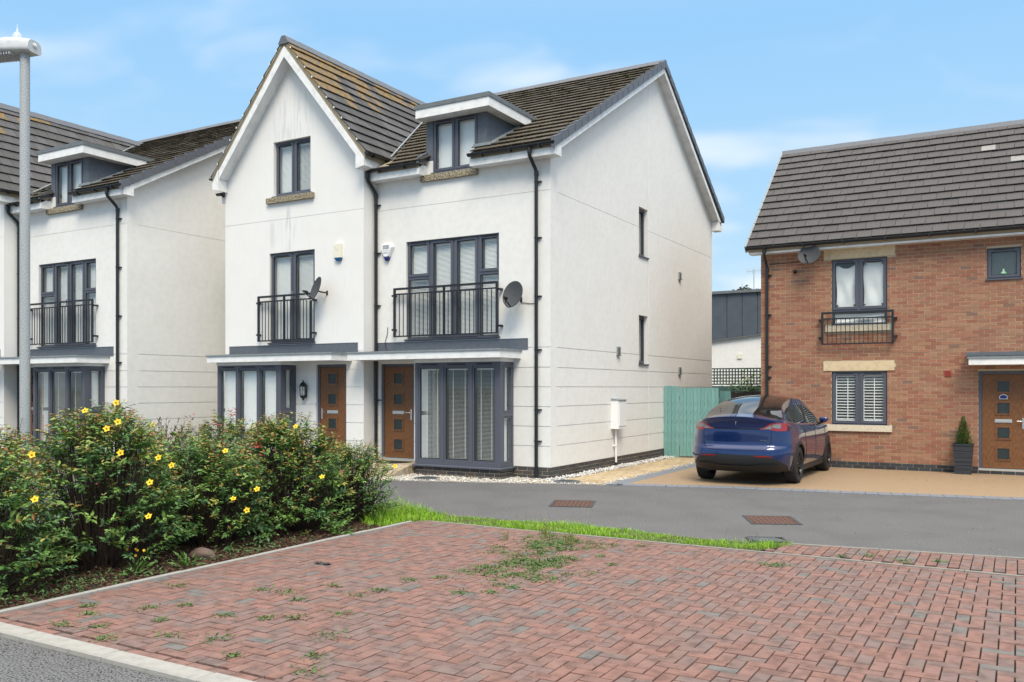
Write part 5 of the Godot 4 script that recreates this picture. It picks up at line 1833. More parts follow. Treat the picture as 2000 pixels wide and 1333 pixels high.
func pebbles() -> void:
	rng.seed = 73
	var st := MB.new()
	st.lathe([Vector2(0.0, -0.006), Vector2(0.009, -0.004), Vector2(0.0125, 0.001), Vector2(0.009, 0.007), Vector2(0.0, 0.009)], 6)
	var spots := []
	var cs := []
	var n := 0
	while n < 15000:
		var p := Vector3(rng.randf_range(-4.5, 1.3), 0, rng.randf_range(-6.5, 2.3))
		n += 1
		var side := p.x > 0.02 and p.z < 0.2
		if p.z > drive_edge(p.x) - 0.01 + rng.randfn() * 0.02:
			continue
		if side and p.x > 0.29 + 0.03 * sin(p.z * 5.0):
			if p.x < 1.225 or rng.randf() > 0.25: continue
		if not side:
			if p.x < 0.02 and p.z < 0.01: continue
			if p.x > -2.9 and p.x < -0.80 and p.z < 0.53: continue
			if p.x < -2.93 and p.x > -4.34 and p.z < 1.34: continue
			if p.x > 0.28 and p.z < 0.3: continue
		var rep := 3 if side else 2
		for k in rep:
			var q := p + Vector3(rng.randfn() * 0.03, 0, rng.randfn() * 0.03)
			if side and (q.x > 0.30 or q.x < 0.0) and p.x < 0.3: continue
			q.y = 0.012 + rng.randf() * (0.035 if side else 0.012)
			var s := rng.randf_range(0.7, 1.5) * (1.15 if side else 0.9)
			spots.append(Transform3D(Basis.from_euler(Vector3(rng.randf() * TAU, rng.randf() * TAU, rng.randf() * TAU)).scaled(Vector3(s * rng.randf_range(0.8, 1.4), s, s)), q))
			var w := rng.randf_range(0.45, 0.75)
			cs.append(Color(w, w * 0.985, w * 0.95) if side or rng.randf() < 0.62 else Color(w * 0.9, w * 0.76, w * 0.58))
	copies(self, "white_gravel", st.mesh(), MT.pebble, spots, cs)
	tag(get_node("white_gravel"), "white and cream gravel around the foot of the white house", "gravel")

# herringbone block paving: blocks 0.2 x 0.1
func paving() -> void:
	rng.seed = 81
	var o := holder(self, "block_paving", Vector3(0, 0.022, 0))
	o.set_meta("kind", "structure")
	var X0 := 0.985
	var Z0 := 5.68
	var Z1 := 11.405
	var X1 := 11.2
	var base := MB.new()
	base.box(X0 - 0.005, X1, -0.06, -0.018, Z0 - 0.01, Z1)
	put(o, "joint_sand", base, MT.joint_sand)
	base = MB.new()
	base.hexa([Vector3(5.50, -0.02, 5.63), Vector3(X1, -0.02, 5.63), Vector3(X1, -0.02, 4.20), Vector3(5.66, -0.02, 5.0), Vector3(5.50, -0.014, 5.63), Vector3(X1, -0.014, 5.63), Vector3(X1, -0.014, 4.20), Vector3(5.66, -0.014, 5.0)])
	put(o, "joint_sand", base, MT.joint_sand)
	var list := []      # [score, x, z, along x, length]
	# one course along each kerb, then the herringbone inside
	var add := func(x0: float, x1: float, z0: float, z1: float) -> void:
		var cx := (x0 + x1) / 2
		var cz := (z0 + z1) / 2
		list.append([shows(Vector3(cx, 0, cz), Vector3.UP), x0, x1, z0, z1])
	var z := Z0
	while z < Z1 - 0.1:
		add.call(X0, X0 + 0.1, z, z + 0.2)
		z += 0.2
	var x := X0 + 0.1
	while x < X1:
		add.call(x, minf(x + 0.2, X1), Z1 - 0.1, Z1)
		add.call(x, minf(x + 0.2, X1), Z0, Z0 + 0.1)
		x += 0.2
	var ix0 := X0 + 0.1
	var iz0 := Z0 + 0.1
	var iz1 := Z1 - 0.1
	# 90 degree herringbone on a 0.1 grid
	var nx := int((X1 - ix0) / 0.1)
	var nz := int((iz1 - iz0) / 0.1)
	for i in range(-2, nx + 2):
		for j in range(-2, nz + 2):
			var k := posmod(i - j, 4)
			if k == 0:
				hb_add(add, ix0 + 0.1 * i, ix0 + 0.1 * (i + 2), iz0 + 0.1 * j, iz0 + 0.1 * (j + 1), ix0, X1, iz0, iz1)
			elif k == 2:
				hb_add(add, ix0 + 0.1 * i, ix0 + 0.1 * (i + 1), iz0 + 0.1 * (j - 1), iz0 + 0.1 * (j + 1), ix0, X1, iz0, iz1)
	# the crossing strip towards the road, laid lengthwise
	var strip := func(px: float, pz: float) -> bool:
		return pz > 4.99 - (px - 5.68) * 0.149 and px > 5.62 - (pz - 5.0) * 0.2
	x = 5.2
	while x < 9.5:
		for j in 7:
			var zz := 5.60 - 0.2 * (j + 1) + (0.1 if int(round(x / 0.1)) % 2 else 0.0)
			if strip.call(x + 0.05, zz + 0.05) and strip.call(x, zz + 0.05) and zz + 0.2 < 5.645:
				add.call(x, x + 0.1, zz, zz + 0.2)
			elif strip.call(x + 0.05, zz + 0.15) and zz + 0.2 < 5.645:
				add.call(x, x + 0.1, zz + 0.1, zz + 0.2)
		x += 0.1
	list.sort_custom(func(a, b): return a[0] > b[0])
	var tones := []
	for i in 14:
		var q := rng.randf_range(0.92, 1.08)
		var c: Color = [Color(0.325, 0.200, 0.172), Color(0.347, 0.197, 0.165), Color(0.312, 0.203, 0.178), Color(0.292, 0.205, 0.182), Color(0.368, 0.197, 0.158)][i % 5]
		tones.append(Color(c.r * q, c.g * q, c.b * q))
	tones.append(Color(0.245, 0.225, 0.208))
	var shapes := {}
	var rest := tinted()
	for i in list.size():
		var e: Array = list[i]
		var w: float = snappedf(e[2] - e[1], 0.01)
		var d: float = snappedf(e[4] - e[3], 0.01)
		# redder where the cars turn, paler towards the kerb
		var ti := rng.randi() % 14 if rng.randf() > 0.045 else 14
		var tone: Color = tones[ti]
		var red := 0.5 + 0.5 * sin(e[1] * 1.1 - 2.2) * sin(e[3] * 0.9 - 4.4)
		if ti < 14 and rng.randf() < red * 0.7:
			ti = [1, 4, 6, 9, 11][rng.randi() % 5]
			tone = tones[ti]
		var at := Vector3((e[1] + e[2]) / 2, rng.randf_range(-0.0025, 0.0025) + 0.004 * sin(e[1] * 2.1) * sin(e[3] * 1.7), (e[3] + e[4]) / 2)
		var turn := Basis.from_euler(Vector3(rng.randfn(0, 0.006), rng.randfn(0, 0.006), rng.randfn(0, 0.006)))
		if i < 300 and e[0] > 0.0:
			var key := "%.2f %.2f %d" % [w, d, ti]
			if not shapes.has(key):
				var b := tinted()
				b.col = tone
				b.cbox(-w / 2 + 0.0046, w / 2 - 0.0046, -0.03, 0.004, -d / 2 + 0.0046, d / 2 - 0.0046, 0.003)
				shapes[key] = b.mesh()
			part(o, "paver", shapes[key], MT.paver).transform = Transform3D(turn, at)
		elif e[0] > 0.0 or e[1] < 9.0:
			rest.col = tone
			rest.t = Transform3D(turn, at)
			rest.cbox(-w / 2 + 0.0046, w / 2 - 0.0046, -0.03, 0.004, -d / 2 + 0.0046, d / 2 - 0.0046, 0.003)
	put(o, "paver_field", rest, MT.paver, "stuff")

func hb_add(add: Callable, x0: float, x1: float, z0: float, z1: float, ax: float, bx: float, az: float, bz: float) -> void:
	x0 = maxf(x0, ax); x1 = minf(x1, bx); z0 = maxf(z0, az); z1 = minf(z1, bz)
	if x1 - x0 > 0.04 and z1 - z0 > 0.04:
		add.call(x0, x1, z0, z1)


# ---------------------------------------------------------------- street and house furniture
func lamp() -> void:
	var o := thing("street_lamp", "tall galvanised street lamp column at the left edge", "street lamp", Vector3(-1.93, 0, 9.30))
	var b := MB.new()
	b.tube([Vector3(0, 0, 0), Vector3(0, 0.9, 0)], [0.075], 16)
	b.tube([Vector3(0, 0.9, 0), Vector3(0, 0.96, 0)], [0.075, 0.056], 16, false)
	b.tube([Vector3(0, 0.96, 0), Vector3(0, 5.62, 0)], [0.056, 0.053], 16)
	put(o, "column", b, MT.galvanised)
	# head: a low dished shell reaching out over the road, square-ended at the column
	var rows := []
	var d := Vector3(-0.95, 0, 0.312)
	var s := Vector3(-0.312, 0, -0.95)
	for i in 15:
		var u := i / 14.0
		var x := lerpf(-0.13, 0.72, u)
		var w := 0.105 + 0.06 * sin(minf(u * 1.5, 1.0) * PI * 0.5) - 0.165 * pow(maxf(0.0, (u - 0.75) / 0.25), 2.0)
		var top := 0.10 + 0.045 * sin(PI * minf(1.0, u * 1.25)) - 0.09 * pow(u, 3.0)
		var r := PackedVector3Array()
		for k in 17:
			var a := TAU * k / 16.0
			var cx := cos(a)
			var sy := sin(a)
			var sq := pow(absf(cx), 0.6) * signf(cx)
			var y := (pow(absf(sy), 0.7) * top) if sy > 0 else -pow(absf(sy), 0.45) * 0.045
			r.append(d * x + s * sq * w + Vector3(0, 5.66 + y, 0))
		rows.append(r)
	b = MB.new()
	b.grid(rows)
	var c0 := d * -0.13 + Vector3(0, 5.68, 0)
	for k in 16:
		b.tri(c0, rows[0][k], rows[0][k + 1])
	put(o, "lantern_shell", b, MT.lamp_shell)
	b = MB.new()
	for i in 12:
		var x := 0.1 + 0.035 * i
		b.t = Transform3D(Basis(d, Vector3.UP, s), Vector3(0, 5.60, 0))
		b.box(x, x + 0.012, -0.012, 0.02, -0.12, 0.12)
	put(o, "louvre", b, MT.lamp_shell)
	b = MB.new()
	b.lathe([Vector2(0.0, 0.008), Vector2(0.028, 0.008), Vector2(0.034, 0.0)], 14, Basis(-s, -d, Vector3.UP).orthonormalized(), d * -0.131 + Vector3(0, 5.70, 0))
	put(o, "end_bolt", b, MT.satin)
	b = MB.new()
	b.lathe([Vector2(0.055, 0.0), Vector2(0.05, 0.05), Vector2(0.03, 0.075), Vector2(0.014, 0.09), Vector2(0.008, 0.15), Vector2(0.0, 0.22)], 14, Basis.IDENTITY, Vector3(0, 5.79, 0) + d * 0.1)
	put(o, "photocell", b, MT.clear_plastic)

# aim: outward direction the bowl looks along
func dish(label: String, at: Vector3, wall_z: float, aim: Vector3, w: float, hgt: float) -> void:
	var o := thing("satellite_dish", label, "satellite dish", at, 0.0, "grey satellite dishes on the house fronts")
	aim = aim.normalized()
	var x := Vector3.UP.cross(aim).normalized()
	var bas := Basis(x, aim.cross(x), aim)
	var rows := []
	var back := []
	for i in 8:
		var q := i / 7.0
		var r := PackedVector3Array()
		var r2 := PackedVector3Array()
		for k in 29:
			var a := TAU * k / 28.0
			var p := Vector3(cos(a) * q * w / 2, sin(a) * q * hgt / 2, 0.055 * q * q)
			r.append(p)
			r2.append(p + Vector3(0, 0, -0.008))
		rows.append(r)
		back.append(r2)
	back.reverse()
	rows.append_array(back)
	var b := MB.new()
	b.t = Transform3D(bas, Vector3.ZERO)
	b.grid(rows)
	put(o, "bowl", b, MT.dish_grey)
	b = MB.new()
	var foot := bas * Vector3(0, -hgt * 0.46, 0.05)
	var lnb := bas * Vector3(0, -hgt * 0.30, w * 0.62)
	b.tube([foot, lnb + Vector3(0, -0.03, 0)], [0.013], 8)
	put(o, "arm", b, MT.plastic_black)
	b = MB.new()
	var k := (bas * Vector3(0, 0.1, -1)).normalized()
	b.tube([lnb - k * 0.05, lnb, lnb + k * 0.02, lnb + k * 0.07], [0.02, 0.024, 0.032, 0.03], 12)
	put(o, "receiver", b, MT.plastic_black)
	b = MB.new()
	var rear := bas * Vector3(0, -0.03, -0.01)
	var onwall := Vector3(rear.x - aim.x * 0.12, rear.y - 0.03, wall_z - at.z)
	b.tube([rear, rear - aim * 0.07, Vector3(onwall.x, onwall.y, onwall.z + 0.07), onwall], [0.017], 8)
	b.box(onwall.x - 0.022, onwall.x + 0.022, onwall.y - 0.05, onwall.y + 0.05, onwall.z, onwall.z + 0.012)
	put(o, "bracket", b, MT.plastic_black)
	b = MB.new()
	b.tube([lnb + Vector3(0, -0.02, 0), lnb.lerp(foot, 0.3) + Vector3(0, -0.13, 0), foot.lerp(lnb, 0.2) + Vector3(0, -0.06, 0), foot], [0.005], 5)
	put(o, "cable", b, MT.plastic_white if wall_z > 0.2 else MT.plastic_black)

func text(parent: Node, called: String, words: String, size: float, at: Vector3, turn: float, m: Material, deep := 0.002) -> void:
	var t := TextMesh.new()
	t.text = words
	t.font_size = 64
	t.pixel_size = size / 64.0 * 1.35
	t.depth = deep
	var f := SystemFont.new()
	f.font_names = PackedStringArray(["Droid Sans"])
	f.font_weight = 700
	t.font = f
	var o := part(parent, called, t, m)
	o.position = at
	o.rotation.y = turn

func house_fittings() -> void:
	dish("small grey satellite dish beside the left railing, on the gabled wall", Vector3(-5.42, 3.97, 0.66), 0.4, Vector3(-0.36, 0.32, 0.87), 0.42, 0.55)
	dish("grey satellite dish between the wide railing and the corner downpipe", Vector3(-0.66, 3.62, 0.28), 0.0, Vector3(-0.06, 0.30, 0.95), 0.46, 0.56)
	dish("grey satellite dish on the brick wall under the eaves", Vector3(3.86, 4.78, -5.20), -5.5, Vector3(-0.12, 0.32, 0.94), 0.50, 0.46)
	var cb := MB.new()
	cb.tube([Vector3(-0.66, 3.50, 0.012), Vector3(-0.45, 3.47, 0.012), Vector3(-0.3, 3.46, 0.012)], [0.006], 5)
	tag(put(self, "dish_cable", cb, MT.plastic_black), "short black cable from the corner dish to the downpipe", "cable", "wall cables")
	cb = MB.new()
	cb.tube([Vector3(3.7, 4.70, -5.485), Vector3(3.3, 4.68, -5.483), Vector3(2.9, 4.675, -5.485)], [0.006], 5)
	tag(put(self, "dish_cable", cb, MT.plastic_black), "black cable along the brick wall to the gutter pipe", "cable", "wall cables")
	cb = MB.new()
	cb.tube([Vector3(-3.99, 3.12, 0.012), Vector3(-4.0, 2.95, 0.02), Vector3(-4.05, 2.80, 0.03), Vector3(-4.0, 2.62, 0.05)], [0.007], 5)
	tag(put(self, "dish_cable", cb, MT.plastic_black), "loose black cable end above the right door's canopy", "cable", "wall cables")
	# alarm boxes
	var o := thing("alarm_box", "cream oblong alarm box with blue base on the gabled wall", "alarm box", Vector3(-5.02, 4.66, 0.4), 0.0, "burglar alarm boxes")
	var b := MB.new()
	b.cbox(-0.095, 0.095, 0.0, 0.31, 0.0, 0.075, 0.008)
	put(o, "case", b, MT.plastic_cream)
	b = MB.new()
	b.hexa([Vector3(-0.05, -0.07, 0.055), Vector3(0.06, -0.07, 0.055), Vector3(0.06, -0.07, 0.0), Vector3(-0.05, -0.07, 0.0), Vector3(-0.095, -0.001, 0.075), Vector3(0.095, -0.001, 0.075), Vector3(0.095, -0.001, 0.0), Vector3(-0.095, -0.001, 0.0)])
	put(o, "strobe_lens", b, MT.plastic_blue)
	b = MB.new()
	b.t = Transform3D(Basis(Vector3(0, 0, 1), -0.65), Vector3(-0.03, 0.19, 0.0755))
	b.box(-0.085, 0.07, -0.005, 0.005, 0.0, 0.001)
	put(o, "printed_stripe", b, mat("faded_print", lin(0.5, 0.49, 0.42), 0.6))
	o = thing("alarm_box", "white triangular alarm box with navy tip beside the downpipe", "alarm box", Vector3(-3.985, 4.64, 0.0), 0.0, "burglar alarm boxes")
	b = MB.new()
	var big := [Vector3(0.0, -0.02, 0), Vector3(0.055, -0.02, 0), Vector3(0.17, 0.22, 0), Vector3(0.15, 0.28, 0), Vector3(0.08, 0.30, 0), Vector3(-0.08, 0.30, 0), Vector3(-0.15, 0.28, 0), Vector3(-0.17, 0.22, 0), Vector3(-0.055, -0.02, 0)]
	b.prism(big, Vector3(0, 0, 0.04))
	var rows := []
	for e in [[1.0, 0.04], [0.82, 0.085]]:
		var r := PackedVector3Array()
		for p in big:
			r.append(Vector3(p.x * e[0], 0.13 + (p.y - 0.13) * e[0], e[1]))
		r.append(r[0])
		rows.append(r)
	for i in big.size():
		b.quad(rows[0][i], rows[0][i + 1], rows[1][i + 1], rows[1][i])
	for i in range(1, big.size() - 1):
		b.tri(rows[1][0], rows[1][i], rows[1][i + 1])
	put(o, "case", b, MT.plastic_white)
	b = MB.new()
	b.hexa([Vector3(-0.03, -0.075, 0.06), Vector3(0.03, -0.075, 0.06), Vector3(0.03, -0.075, 0.0), Vector3(-0.03, -0.075, 0.0), Vector3(-0.07, 0.02, 0.087), Vector3(0.07, 0.02, 0.087), Vector3(0.075, 0.02, 0.0), Vector3(-0.075, 0.02, 0.0)])
	put(o, "strobe_lens", b, MT.plastic_navy)
	b = MB.new()
	for r in 2:      # two worn lines of bold print, too blurred in the photograph to read
		var px := -0.085
		while px < 0.075:
			var pw: float = [0.016, 0.022, 0.012, 0.019][int(absf(px) * 1000.0) % 4]
			b.ring(px, px + pw, 0.178 + 0.046 * (1 - r), 0.214 + 0.046 * (1 - r), 0.006, 0.085, 0.0865)
			px += pw + 0.006
	for k in 4:
		b.box(-0.07 + 0.042 * k, -0.06 + 0.042 * k, 0.13, 0.155, 0.085, 0.0865)
	put(o, "print", b, MT.print_navy)
	b = MB.new()
	b.box(-0.07, 0.07, 0.102, 0.108, 0.085, 0.0865); b.box(-0.07, 0.07, 0.082, 0.088, 0.085, 0.0865)
	put(o, "printed_line", b, MT.print_navy)
	# coach lantern
	o = thing("wall_lantern", "black coach lantern on the wall left of the left door", "lantern", Vector3(-6.01, 1.62, 0.4))
	var lx := Vector3(0, 0, 0.09)
	b = MB.new()
	b.lathe([Vector2(0.0, 0.36), Vector2(0.018, 0.35), Vector2(0.012, 0.33), Vector2(0.02, 0.315), Vector2(0.055, 0.28), Vector2(0.088, 0.235), Vector2(0.094, 0.22), Vector2(0.082, 0.212), Vector2(0.0, 0.21)], 6, Basis.IDENTITY, lx)
	put(o, "cap", b, MT.plastic_black)
	b = MB.new()
	for k in 6:
		var a := TAU * k / 6.0
		b.tube([lx + Vector3(cos(a) * 0.082, 0.215, sin(a) * 0.082), lx + Vector3(cos(a) * 0.066, 0.0, sin(a) * 0.066)], [0.006], 5)
	b.lathe([Vector2(0.07, 0.01), Vector2(0.075, -0.005), Vector2(0.05, -0.04), Vector2(0.02, -0.07), Vector2(0.022, -0.085), Vector2(0.0, -0.11)], 6, Basis.IDENTITY, lx)
	b.box(-0.035, 0.035, -0.04, 0.2, 0.0, 0.02); b.box(-0.012, 0.012, -0.03, -0.01, 0.01, 0.09)
	put(o, "frame", b, MT.plastic_black)
	b = MB.new()
	b.lathe([Vector2(0.062, 0.0), Vector2(0.076, 0.21)], 6, Basis.IDENTITY, lx)
	put(o, "glazing", b, MT.clear_plastic)
	b = MB.new()
	b.lathe([Vector2(0.012, 0.01), Vector2(0.026, 0.05), Vector2(0.02, 0.1), Vector2(0.0, 0.115)], 10, Basis.IDENTITY, lx)
	put(o, "bulb", b, MT.plastic_white)
	o = thing("door_bell", "white push button on the left door's frame", "door bell", Vector3(-5.72, 1.45, 0.4))
	b = MB.new()
	b.cbox(-0.014, 0.014, -0.04, 0.04, 0.0, 0.02, 0.004)
	put(o, "body", b, MT.plastic_white)
	b = MB.new()
	b.lathe([Vector2(0.0, 0.024), Vector2(0.008, 0.023), Vector2(0.009, 0.018)], 10, Basis(Vector3.RIGHT, PI / 2), Vector3.ZERO)
	put(o, "button", b, MT.satin)
	# meter box on the side wall
	o = thing("meter_box", "white meter box with a pipe down the side wall", "meter box", Vector3(0.0, 0.90, -3.17), PI / 2)
	b = MB.new()
	b.box(-0.22, 0.22, 0.0, 0.62, 0.0, 0.18)
	put(o, "case", b, MT.plastic_white)
	b = MB.new()
	b.box(-0.19, 0.19, 0.04, 0.57, 0.181, 0.195)
	put(o, "door", b, MT.plastic_white)
	b = MB.new()
	b.hexa([Vector3(-0.235, 0.62, 0.205), Vector3(0.235, 0.62, 0.205), Vector3(0.235, 0.62, 0.0), Vector3(-0.235, 0.62, 0.0), Vector3(-0.235, 0.632, 0.205), Vector3(0.235, 0.632, 0.205), Vector3(0.235, 0.66, 0.0), Vector3(-0.235, 0.66, 0.0)])
	put(o, "lid", b, MT.lead_pale)
	b = MB.new()
	b.box(-0.235, 0.235, -0.02, -0.001, 0.0, 0.19)
	put(o, "base", b, MT.plastic_white)
	b = MB.new()
	b.tube([Vector3(-0.08, -0.02, 0.06), Vector3(-0.08, -0.78, 0.06)], [0.024], 12)
	b.box(-0.115, -0.045, -0.42, -0.39, 0.0, 0.085)
	put(o, "pipe", b, MT.plastic_white)
	b = MB.new()
	b.tube([Vector3(-0.08, -0.78, 0.06), Vector3(-0.08, -0.91, 0.06)], [0.022], 10)
	put(o, "pipe_end", b, MT.plastic_black)
	for q in [[2.62, -3.34, "small louvred vent on the side wall by the front corner"], [4.80, -7.54, "small louvred vent high on the side wall near the back"], [2.24, -7.54, "small louvred vent above the teal gate"]]:
		o = thing("wall_vent", q[2], "vent", Vector3(0.0, q[0], q[1]), PI / 2, "vents on the white side wall")
		b = MB.new()
		b.box(-0.075, 0.075, -0.07, 0.12, 0.0, 0.035)
		put(o, "hood", b, MT.lead_pale)
		b = MB.new()
		for i in 4:
			b.box(-0.065, 0.065, -0.055 + 0.04 * i, -0.035 + 0.04 * i, 0.036, 0.045)
		b.box(-0.09, 0.09, -0.085, -0.071, 0.0, 0.06)
		put(o, "louvre", b, MT.trim_grey)
	o = thing("door_mat", "black half-round mat before the right wooden door", "door mat", Vector3(-3.72, 0.206, 0.06))
	b = MB.new()
	var rim := []
	for k in 19:
		var a := PI * k / 18.0
		rim.append(Vector3(cos(a) * 0.40, 0.0, sin(a) * 0.52))
	rim.reverse()
	b.prism(rim, Vector3(0, 0.014, 0))
	put(o, "pile", b, mat("mat_fibre", lin(0.012, 0.013, 0.014), 1.0))
	b = MB.new()
	b.box(-0.41, 0.41, 0.0, 0.017, -0.02, 0.0)
	put(o, "edge", b, MT.rubber)
	# pot conifer
	o = thing("plant_pot", "tall dark ribbed planter beside the brick house door", "planter", Vector3(6.93, 0.012, -5.28))
	b = MB.new()
	var r0 := RandomNumberGenerator.new()
	r0.seed = 4
	for i in 22:
		var y := 0.60 * i / 22.0
		var w := lerpf(0.150, 0.185, i / 21.0) + r0.randf_range(-0.004, 0.004)
		var s := r0.randf_range(-0.004, 0.004)
		b.hexa([Vector3(-w, y, w), Vector3(w, y, w), Vector3(w, y, -w), Vector3(-w, y, -w), Vector3(-w + 0.004, y + 0.027 + s, w - 0.004), Vector3(w - 0.004, y + 0.027 - s, w - 0.004), Vector3(w - 0.004, y + 0.027, -w + 0.004), Vector3(-w + 0.004, y + 0.027, -w + 0.004)])
	put(o, "pot", b, MT.planter)
	b = MB.new()
	b.ring(-0.195, 0.195, -0.195, 0.195, 0.02, 0.595, 0.63)
	b.v = rot_flat(b.v); b.n = rot_flat(b.n)
	put(o, "rim", b, MT.planter)
	b = MB.new()
	b.box(-0.17, 0.17, 0.58, 0.60, -0.17, 0.17)
	put(o, "soil", b, MT.mulch)
	rng.seed = 17
	o = thing("conifer", "small cone-shaped green conifer growing in the dark planter", "conifer", Vector3(6.93, 0.612, -5.28))
	b = MB.new()
	b.tube([Vector3.ZERO, Vector3(0, 0.5, 0)], [0.012, 0.004], 6)
	put(o, "trunk", b, MT.bark)
	var m := tinted()
	for i in 3600:
		var y := 0.60 * (1.0 - pow(rng.randf(), 0.62))
		var a := rng.randf() * TAU
		var rad := 0.19 * pow(1.0 - y / 0.62, 0.8) * (0.82 + 0.2 * sin(a * 5.0 + y * 22.0))
		if y < 0.08: rad *= 0.75 + y * 3.0
		var q := rad * pow(rng.randf(), 0.35)
		leaf(m, Vector3(cos(a) * q, y, sin(a) * q), Vector3(cos(a), rng.randf_range(0.3, 1.3), sin(a)).normalized(), rng.randf_range(0.018, 0.034), 0.45, [Color(0.045, 0.14, 0.022), Color(0.065, 0.18, 0.028), Color(0.03, 0.09, 0.018), Color(0.10, 0.22, 0.035)][rng.randi() % 4])
	put(o, "foliage", m, MT.leaf)
	# litter on the paving and leaves on the driveway
	b = MB.new()
	var lr := []
	for i in 5:
		var r := PackedVector3Array()
		for j in 7:
			r.append(Vector3(-0.09 + 0.03 * j, 0.012 + 0.012 * sin(j * 1.9 + i), -0.04 + 0.02 * i))
		lr.append(r)
	b.grid(lr)
	tag(put(self, "litter", b, MT.plastic_black), "crumpled dark wrapper lying on the block paving", "litter").position = Vector3(1.84, 0.018, 8.5)
	var dl := tinted()
	for i in 26:
		leaf(dl, Vector3(rng.randf_range(4.6, 8.2), 0.018, rng.randf_range(-5.0, -3.2)), Vector3(rng.randfn(), 0.1, rng.randfn()).normalized(), rng.randf_range(0.025, 0.05), 0.5, Color(0.07, 0.04, 0.025))
	for i in 50:
		leaf(dl, Vector3(rng.randf_range(1.2, 3.8), 0.008, rng.randf_range(11.57, 11.75)), Vector3(rng.randfn(), 0.1, rng.randfn()).normalized(), rng.randf_range(0.015, 0.035), 0.5, Color(0.09, 0.06, 0.04))
	tag(put(self, "fallen_leaves", dl, MT.chip, "stuff"), "dry brown leaves scattered on driveway and road edge", "leaves")


# ---------------------------------------------------------------- the parked car
# Car axes: z forward from the rear bumper, x across, y up.
func curve(pts: Array, x: float) -> float:
	if x <= pts[0][0]: return pts[0][1]
	for i in pts.size() - 1:
		if x <= pts[i + 1][0]:
			var t: float = (x - pts[i][0]) / (pts[i + 1][0] - pts[i][0])
			var m0: float = (pts[i + 1][1] - pts[maxi(i - 1, 0)][1]) / (pts[i + 1][0] - pts[maxi(i - 1, 0)][0]) * (pts[i + 1][0] - pts[i][0])
			var k := mini(i + 2, pts.size() - 1)
			var m1: float = (pts[k][1] - pts[i][1]) / (pts[k][0] - pts[i][0]) * (pts[i + 1][0] - pts[i][0])
			var t2 := t * t
			var t3 := t2 * t
			return (2 * t3 - 3 * t2 + 1) * pts[i][1] + (t3 - 2 * t2 + t) * m0 + (3 * t2 - 2 * t3) * pts[i + 1][1] + (t3 - t2) * m1
	return pts[-1][1]

const LIP := 1.265
const ZR := [[0.26, 0.20], [0.30, 0.12], [0.36, 0.055], [0.45, 0.01], [0.56, 0.0], [0.66, 0.02], [0.70, 0.045], [0.735, 0.075], [0.80, 0.085], [0.98, 0.085], [1.03, 0.095], [1.10, 0.09], [1.18, 0.06], [1.24, 0.02], [1.265, 0.02]]
const VY := [[0.18, 0.90], [0.26, 0.935], [0.40, 0.975], [0.58, 1.0], [0.72, 0.998], [0.86, 0.985], [0.98, 0.965], [1.08, 0.93], [1.18, 0.88], [1.265, 0.84]]
const VZ := [[0.0, 0.93], [0.4, 0.955], [0.8, 0.985], [1.1, 0.995], [1.8, 0.985], [2.4, 0.985], [3.2, 0.99], [3.8, 0.985], [4.2, 0.93], [4.5, 0.83], [4.75, 0.62]]
const YT := [[0.02, 1.265], [0.10, 1.285], [0.30, 1.335], [0.7, 1.452], [1.1, 1.552], [1.5, 1.612], [2.0, 1.645], [2.5, 1.63], [2.9, 1.57], [3.3, 1.42], [3.7, 1.21], [3.85, 1.13], [4.2, 1.03], [4.5, 0.9], [4.7, 0.72]]
const YS := [[0.3, 1.18], [0.5, 1.165], [1.0, 1.11], [1.6, 1.07], [2.4, 1.045], [3.2, 1.02], [3.8, 1.0], [4.2, 0.93], [4.5, 0.80], [4.75, 0.64]]
const WR := [[0.02, 0.80], [0.3, 0.74], [0.7, 0.66], [1.2, 0.60], [2.0, 0.60], [2.7, 0.61], [3.3, 0.66], [3.85, 0.78], [4.2, 0.74], [4.7, 0.5]]

func tail_c(t: float) -> float:      # how far the tail curves forward across its width
	t = absf(t)
	return 0.30 * pow(t, 6.0) + 0.075 * t * t

func half_w(y: float, z: float) -> float:
	return 0.965 * curve(VY, y) * curve(VZ, z)

func tail_w(y: float) -> float:
	return half_w(y, 0.375 + curve(ZR, y))

func tail(x: float, y: float, off: float) -> Vector3:      # a point on the tail, off metres proud of it
	var w := tail_w(y)
	var t := clampf(x / w, -1.0, 1.0)
	var p := Vector3(t * w, y, curve(ZR, y) + tail_c(t))
	var n := Vector3(signf(t) * (0.30 * 6.0 * pow(absf(t), 5.0) + 0.15 * absf(t)) / w, 0.0, -1.0).normalized()
	return p + n * off

func patch(called: String, car: Node3D, xs: Callable, y_lo: Callable, y_hi: Callable, nx: int, ny: int, off: float, m: Material) -> void:
	var rows := []
	for j in ny + 1:
		var r := PackedVector3Array()
		for i in nx + 1:
			var x: float = xs.call(i / float(nx))
			r.append(tail(x, lerpf(y_lo.call(x), y_hi.call(x), j / float(ny)), off))
		r.reverse()
		rows.append(r)
	var b := MB.new()
	b.grid(rows)
	# a skirt, so that the piece has depth
	for e in [0, ny]:
		for i in nx:
			var a: Vector3 = rows[e][i]
			var c: Vector3 = rows[e][i + 1]
			b.quad(a, c, c + Vector3(0, 0, off + 0.01), a + Vector3(0, 0, off + 0.01))
	put(car, called, b, m)

func arch(z: float, y: float) -> float:
	for w in [0.98, 3.87]:
		var d := absf(z - w)
		if d < 0.405:
			y = maxf(y, 0.345 + sqrt(0.405 * 0.405 - d * d))
	return y

